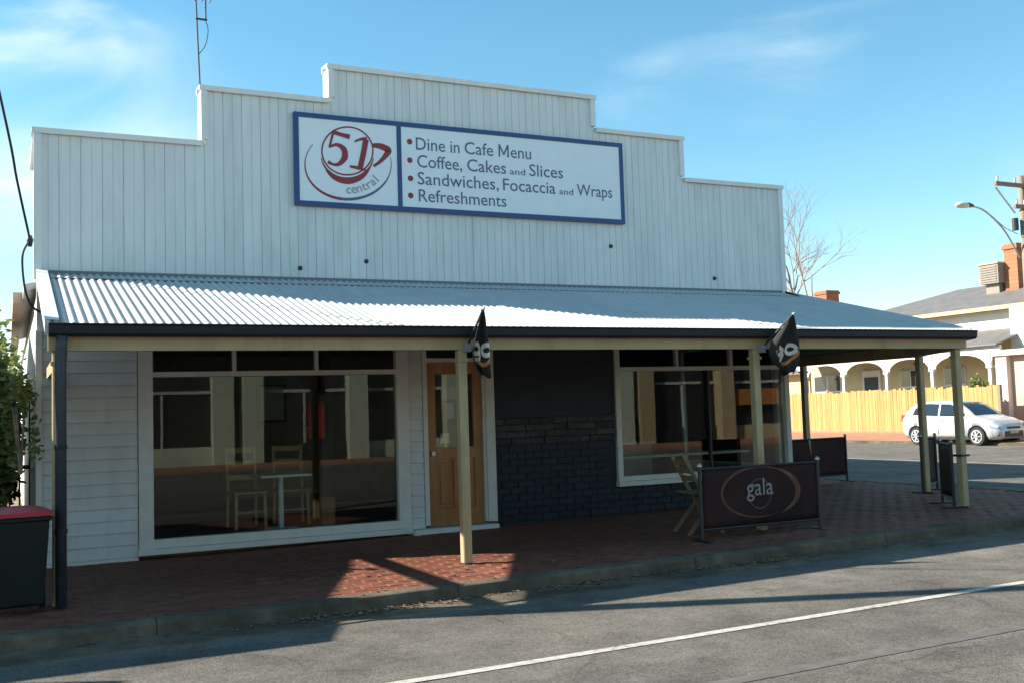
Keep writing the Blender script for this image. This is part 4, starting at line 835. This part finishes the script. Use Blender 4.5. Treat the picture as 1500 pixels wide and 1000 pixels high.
# shrub behind the fence
def shrub(loc, rad, n, size, label, m='leaf', keep=None, seed=1, cat='shrub', stems=True, group=None):
    r = thing('shrub', loc, label, cat, group); rg = random.Random(seed); mb = MB(); c = Vector(loc) + Vector((0, 0, rad[2] * 1.05))
    for _ in range(9):
        o = Vector((rg.uniform(-.6, .6) * rad[0], rg.uniform(-.6, .6) * rad[1], rg.uniform(-.6, .65) * rad[2])); leaves(mb, c + o, Vector(rad) * rg.uniform(.3, .5), n // 9, size, rg, .3, keep=keep)
    mb.build('foliage', m, r)
    st = MB()
    for _ in range(5): st.tube([loc, c + Vector((rg.uniform(-.4, .4) * rad[0], rg.uniform(-.4, .4) * rad[1], 0))], [.02, .008], 5)
    st.build('stems', 'bark', r); return r
q = onX(1437, 560, 33); shrub((33, q[1], .3), (.55, .62, 1.15), 1500, .08, 'rounded green shrub behind the paling fence near the white wing', seed=4)

# ------------------------------------------------------------------ parked hatchback
def hatchback(loc, rz, label):
    c = thing('parked_car', loc, label, 'car', None, rz)
    # stations: x, z bottom, z belt, z top, half width low, half width belt, half width top
    S = [(-1.93, .42, .80, .86, .60, .62, .56), (-1.88, .30, .86, .98, .74, .74, .62), (-1.75, .24, .93, 1.22, .80, .79, .60), (-1.5, .21, .955, 1.40, .83, .81, .585), (-1.2, .20, .955, 1.455, .84, .825, .59), (-.7, .19, .945, 1.48, .845, .83, .60),
         (-.2, .19, .93, 1.475, .845, .83, .60), (.25, .19, .915, 1.44, .845, .83, .585), (.55, .19, .905, 1.33, .845, .825, .575), (.85, .19, .895, 1.15, .84, .815, .60), (1.1, .19, .885, .985, .835, .80, .66), (1.2, .19, .875, .945, .83, .79, .67), (1.5, .19, .82, .885, .81, .755, .60), (1.75, .20, .74, .80, .755, .68, .52), (1.9, .22, .62, .70, .66, .58, .44), (1.97, .30, .52, .60, .52, .48, .36)]
    def at(x):
        for a, b in zip(S, S[1:]):
            if a[0] <= x <= b[0]: t = (x - a[0]) / (b[0] - a[0]); return [p + (q_ - p) * t for p, q_ in zip(a, b)]
        return list(S[0] if x < S[0][0] else S[-1])
    xs = sorted(set([s[0] for s in S] + list(np.linspace(-1.9, 1.95, 40)))); rings = []
    def ring(x):
        _, zb, zm, zt, wl, wm, wt = at(x); zl = zb + .13
        half = [(wl * .86, zb), (wl, zl), (wl + .012, (zl + zm) / 2), (wm + .004, zm - .04), (wm, zm), (wm * .45 + wt * .55, zm + (zt - zm) * .58), (wt, zt - .05 * min(1, (zt - zm) / .2)), (wt * .82, zt - .012), (wt * .4, zt)]
        return [(x, -y, z) for y, z in half] + [(x, y, z) for y, z in reversed(half)]
    rings = [ring(x) for x in xs]; n = len(rings[0])
    b = MB().add([p for r_ in rings for p in r_], [(i * n + j, i * n + (j + 1) % n, (i + 1) * n + (j + 1) % n, (i + 1) * n + j) for i in range(len(xs) - 1) for j in range(n)] + [tuple(range(n)), tuple((len(xs) - 1) * n + j for j in range(n))])
    body = b.build('body', 'carpaint', c, local=True, smooth=True)
    WX, WR = (-1.22, 1.25), .30
    # cut the wheel arches
    cut = MB()
    for x in WX: cut.tube([(x, -1.2, WR), (x, -.56, WR)], .355, 28).tube([(x, .56, WR), (x, 1.2, WR)], .355, 28)
    co = cut.build('arch_cutter', 'dark', None); bo = body.modifiers.new('cut', 'BOOLEAN'); bo.object = co; bo.operation = 'DIFFERENCE'; bo.solver = 'EXACT'
    save = c.matrix_world.copy(); body.parent = None; bpy.context.view_layer.update(); dg = bpy.context.evaluated_depsgraph_get(); nm = bpy.data.meshes.new_from_object(body.evaluated_get(dg))
    body.modifiers.clear(); body.data = nm; body.parent = c; bpy.data.objects.remove(co)
    for x in WX:
        for s in (-1, 1):
            yo = s * .835; w_ = MB().tube([(x, s * .64, WR), (x, s * .66, WR), (x, yo - s * .02, WR), (x, yo, WR)], [WR - .02, WR, WR, WR - .02], 28).build('wheel', 'rubber', c, local=True)
            MB().tube([(x, yo - s * .01, WR), (x, yo + s * .006, WR)], [.205, .198], 28).build('rim_disc', 'dark', w_, local=True)
            sp2 = MB()
            for k_ in range(7): a = 2 * math.pi * k_ / 7; sp2.bar((x, yo + s * .012, WR), (x + .19 * math.cos(a), yo + s * .012, WR + .19 * math.sin(a)), .06, .022)
            m_ = MB(); ns = 28
            for k_ in range(ns):
                a0, a1 = 2 * math.pi * k_ / ns, 2 * math.pi * (k_ + 1) / ns
                m_.add([(x + r_ * math.cos(a), yo + s * .014, WR + r_ * math.sin(a)) for a, r_ in ((a0, .18), (a1, .18), (a1, .212), (a0, .212))], [(0, 1, 2, 3)])
            m_.add(sp2.v, sp2.f); m_.build('rim', 'rim', w_, local=True)
    def sy(x, z):                      # half width of the cabin side at height z
        _, zb, zm, zt, wl, wm, wt = at(x); f = max(0, min(1, (z - zm) / max(.05, (zt - zm)))); mid = wm * .45 + wt * .55
        return wm + (mid - wm) * f / .58 if f < .58 else mid + (wt - mid) * (f - .58) / .36
    def sidepanel(pts, m, name, off=.008):
        for s in (-1, 1):
            bm = bmesh.new(); vv = [bm.verts.new((x, 0, z)) for x, z in pts]; bm.faces.new(vv); bmesh.ops.triangulate(bm, faces=bm.faces[:]); bmesh.ops.subdivide_edges(bm, edges=bm.edges[:], cuts=3, use_grid_fill=True)
            bm.verts.index_update(); m_ = MB(); m_.v = [(v.co.x, s * (sy(v.co.x, v.co.z) + off), v.co.z) for v in bm.verts]; m_.f = [tuple(v.index for v in f.verts) for f in bm.faces]; bm.free(); m_.build(name, m, c, local=True, smooth=True)
    sidepanel([(-.28, .965), (-.33, 1.36), (-.75, 1.385), (-1.1, 1.36), (-1.32, 1.22), (-1.38, 1.02)], 'carglass', 'rear_side_window')
    sidepanel([(-.20, .96), (-.25, 1.365), (.12, 1.35), (.42, 1.24), (.72, 1.06), (.80, .955)], 'carglass', 'front_side_window')
    def crosspanel(x0, x1, f0, f1, m, name, off=.008):   # windscreen / rear window: between stations, across the top
        vs_ = []; fs_ = []; N, K = 8, 10
        for i in range(N + 1):
            x = x0 + (x1 - x0) * i / N; _, zb, zm, zt, wl, wm, wt = at(x); wd = (f0 + (f1 - f0) * i / N) * wt
            for j in range(K + 1):
                t = -1 + 2 * j / K; vs_.append((x + (off if x > 0 else -off), t * wd, zt + off - .018 * abs(t) ** 3))
        for i in range(N):
            for j in range(K): a = i * (K + 1) + j; fs_.append((a, a + 1, a + K + 2, a + K + 1))
        MB().add(vs_, fs_).build(name, m, c, local=True, smooth=True)
    crosspanel(.36, 1.08, .93, 1.02, 'carglass', 'windscreen'); crosspanel(-1.86, -1.56, .9, .9, 'carglass', 'rear_window')
    for s in (-1, 1):
        MB().add([(1.52, s * .775, .80), (1.78, s * .70, .72), (1.90, s * .56, .62), (1.86, s * .62, .53), (1.60, s * .80, .60)], [(0, 1, 2, 3, 4)]).build('headlight', 'lamp', c, local=True)
        hl = MB(); pts = [(1.46, .79, .80), (1.72, .735, .745), (1.90, .60, .64), (1.895, .63, .56), (1.66, .80, .63)]
        hl.prism([(x, s * (y + .0), z) for x, y, z in pts], (.02, s * .02, 0)); hl.build('headlight_lens', 'lamp', c, local=True)
        MB().bar((.66, s * .86, .98), (.60, s * .99, 1.0), .12, .13).build('mirror', 'carpaint', c, local=True, bevel=.02)
        MB().box(-.20, -.04, s * .86 - .012, s * .86 + .012, .80, .83).build('door_handle', 'carpaint', c, local=True); MB().box(-1.12, -.98, s * .86 - .012, s * .86 + .012, .82, .85).build('door_handle', 'carpaint', c, local=True)
        MB().box(-1.93, -1.80, s * .70 - .05, s * .70 + .05, .80, 1.02).build('tail_light', 'oppred', c, local=True)
        MB().box(-.86, .84, s * .865 - .006, s * .865 + .006, .30, .34).build('sill_strip', 'cooler', c, local=True)
        for xx in (-.26, .86): MB().bar((xx, s * .862, .36), (xx + .01, s * .842, .92), .008).build('door_seam', 'dark', c, local=True)
    MB().box(1.90, 1.992, -.40, .40, .28, .46).build('grille', 'dark', c, local=True); MB().box(1.93, 1.985, -.30, .30, .53, .60).build('upper_grille', 'dark', c, local=True); MB().box(1.985, 2.0, -.19, .19, .38, .48).build('number_plate', 'hwall', c, local=True)
    for s in (-1, 1): MB().tube([(1.84, s * .62, .36), (1.93, s * .60, .36)], .05, 10).build('fog_lamp', 'dark', c, local=True)
    return c
hatchback((28.87, (14.37 + 11.88) / 2, .056), R_(-90), 'silver white five-door hatchback parked by the far kerb')

# ------------------------------------------------------------------ bare tree far behind
def bare_tree(loc, h, label, seed):
    r = thing('bare_tree', loc, label, 'tree'); rg = random.Random(seed); tr = MB(); br = MB(); loc = Vector(loc)
    def grow(p, d, l, rad, lev):
        n = 4; pts = [p]; q = p; dd = d.copy()
        for i in range(n):
            dd = (dd + Vector((rg.gauss(0, .11), rg.gauss(0, .11), rg.gauss(.03, .06)))).normalized(); q = q + dd * l / n; pts.append(q)
        (tr if lev == 0 else br).tube(pts, [rad * (1 - .45 * i / n) for i in range(n + 1)], 6 if lev < 3 else 4, cap=False)
        if lev >= 6: return
        k = rg.choice((2, 3, 3)) if lev < 3 else (3 if lev < 5 else 2)
        for j in range(k):
            a = dd.orthogonal().normalized(); a.rotate(Matrix.Rotation(rg.uniform(0, 6.28), 3, dd)); nd = (dd + a * rg.uniform(.35, .8)).normalized(); nd.z += .1; grow(pts[-1] if j < 2 else pts[-2], nd.normalized(), l * rg.uniform(.62, .85), rad * .55, lev + 1)
    grow(loc, Vector((0, 0, 1)), h * .3, .30, 0); tr.build('trunk', 'bark', r, smooth=True); br.build('crown', 'bark', r, smooth=True)
q = onX(1176, 430, 56); bare_tree((56, q[1], .2), 20.0, 'tall leafless tree showing above the shop verandah roof', 21)

# ------------------------------------------------------------------ plants and gate left of the shop
kp = lambda p: p.x < .25 or p.y < -.05
shrub((-.2, .9, .1), (.62, 1.0, 1.36), 4600, .05, 'pale green climbing shrub at the left corner of the shop', seed=8, keep=kp)
shrub((.12, -.55, 1.15), (.22, .3, .62), 420, .04, 'trailing pale vine hanging at the end of the verandah', seed=12)
shrub((-.35, 4.5, .1), (.55, 1.6, 1.0), 3000, .06, 'dark green bush behind the bin', m='leafdark', seed=9, keep=kp)
gt = thing('side_gate', (-.6, 2.2, .1), 'dark metal side gate beside the shop wall', 'gate')
for x in np.arange(-1.3, .25, .11): MB().box(x, x + .02, 2.2, 2.22, .15, 1.95).build('gate_bar', 'dark', gt)
for z in (.25, 1.1, 1.93): MB().box(-1.35, .25, 2.19, 2.23, z, z + .05).build('gate_rail', 'dark', gt)
# neighbouring shop, out of frame to the left; it shades the near footpath
nb = thing('neighbouring_shop', (-8, 0, .1), 'low shop with verandah next door on the left', 'building')
part('wall', 'hwall', nb, -20, -1.9, 0, 10, .1, 3.1); MB().add([(-20.3, .1, 3.2), (-1.55, .1, 3.2), (-1.55, -2.8, 2.5), (-20.3, -2.8, 2.5), (-20.3, .1, 3.12), (-1.55, .1, 3.12), (-1.55, -2.8, 2.42), (-20.3, -2.8, 2.42)], [(0, 1, 2, 3), (4, 7, 6, 5), (1, 5, 6, 2), (0, 3, 7, 4), (2, 6, 7, 3)]).build('verandah_roof', 'hroof', nb)
MB().box(-20, -1.65, -2.72, -2.6, 2.2, 2.45).build('verandah_beam', 'cream', nb)
for x in (-18, -14.5, -11, -7.5, -4.0, -1.75): part('verandah_post', 'cream', nb, x - .06, x + .06, -2.72, -2.6, .1, 2.2)
MB().add([(-20.2, -.0, 3.25), (-1.65, -.0, 3.25), (-1.65, 5, 4.2), (-20.2, 5, 4.2), (-1.65, 10.2, 3.2), (-20.2, 10.2, 3.2)], [(0, 1, 2, 3), (3, 2, 4, 5)]).build('roof', 'hroof', nb)
part('verandah_sign', 'hwhite', nb, -10, -3.6, -2.86, -2.8, 2.46, 2.95)  # unseen panel added on the gutter edge to extend the shadow onto the road
part('shop_window', 'oppdark', nb, -10, -4, -.04, -.002, .6, 2.3)

# ------------------------------------------------------------------ shops across the main street (mirrored in the windows)
def opposite(x0, x1, bays, m, label, seed):
    o = thing('opposite_shop', ((x0 + x1) / 2, -24.2, .15), label, 'building'); wd = (x1 - x0) / bays
    part('parapet', m, o, x0, x1, -30, -24.2, 3.7, 5.6); part('rear_wall', m, o, x0, x1, -34, -30.1, .1, 3.7); part('cornice', m, o, x0 - .1, x1 + .1, -24.2, -24.0, 5.3, 5.6)
    for i in range(bays + 1): part('pilaster', m, o, x0 + i * wd - .35, x0 + i * wd + .35, -24.9, -24.1, .1, 3.7)
    for i in range(bays):
        a, b = x0 + i * wd + .36, x0 + (i + 1) * wd - .36
        f = part('shopfront', 'oppdark', o, a, b, -24.8, -24.6, .1, 3.69); part('stall_riser', m if i % 2 else 'oppdark', f, a, b, -24.59, -24.5, .1, .75); part('transom', 'frame', f, a, b, -24.59, -24.52, 2.55, 2.66); part('glazing_bar', 'frame', f, (a + b) / 2 - .04, (a + b) / 2 + .04, -24.59, -24.53, .76, 2.54)
    return o
o1 = opposite(-9, 6.6, 4, 'oppgreen', 'pale green rendered shops seen mirrored in the left window', 1)
o2 = opposite(7.6, 22.6, 4, 'oppgreen', 'pale green rendered shops across the road with red panel, mirrored in the left window', 2); part('red_panel', 'oppred', o2, 9.6, 10.2, -24.58, -24.5, .9, 2.1)
o3 = opposite(23.6, 44, 5, 'hwall', 'cream shops across the road mirrored in the corner window', 3); part('orange_panel', 'flagorange', o3, 28, 31, -24.45, -24.3, 1.6, 2.3)


# ------------------------------------------------------------------ dry leaves along the kerb
lf = MB(); rng = random.Random(17)
for _ in range(900):
    x = rng.choice((rng.uniform(-1, 11), rng.gauss(2.6, .5), rng.gauss(4.7, .6), rng.gauss(6.5, .4))); y = -3.79 - abs(rng.gauss(0, .11)) if rng.random() < .8 else -3.7 + rng.uniform(0, 1.2); z = gz(x) + (.067 if y < -3.75 else .162)
    a = rng.uniform(0, 6.28); s = rng.uniform(.012, .034); c_, s_ = math.cos(a) * s, math.sin(a) * s; h = rng.uniform(.003, .015)
    lf.add([(x - c_, y - s_, z), (x + s_ * .5, y - c_ * .5, z + h), (x + c_, y + s_, z + .002), (x - s_ * .5, y + c_ * .5, z + h * .6)], [(0, 1, 2, 3)])
tag(lf.build('leaf_litter', 'litter'), kind='stuff')
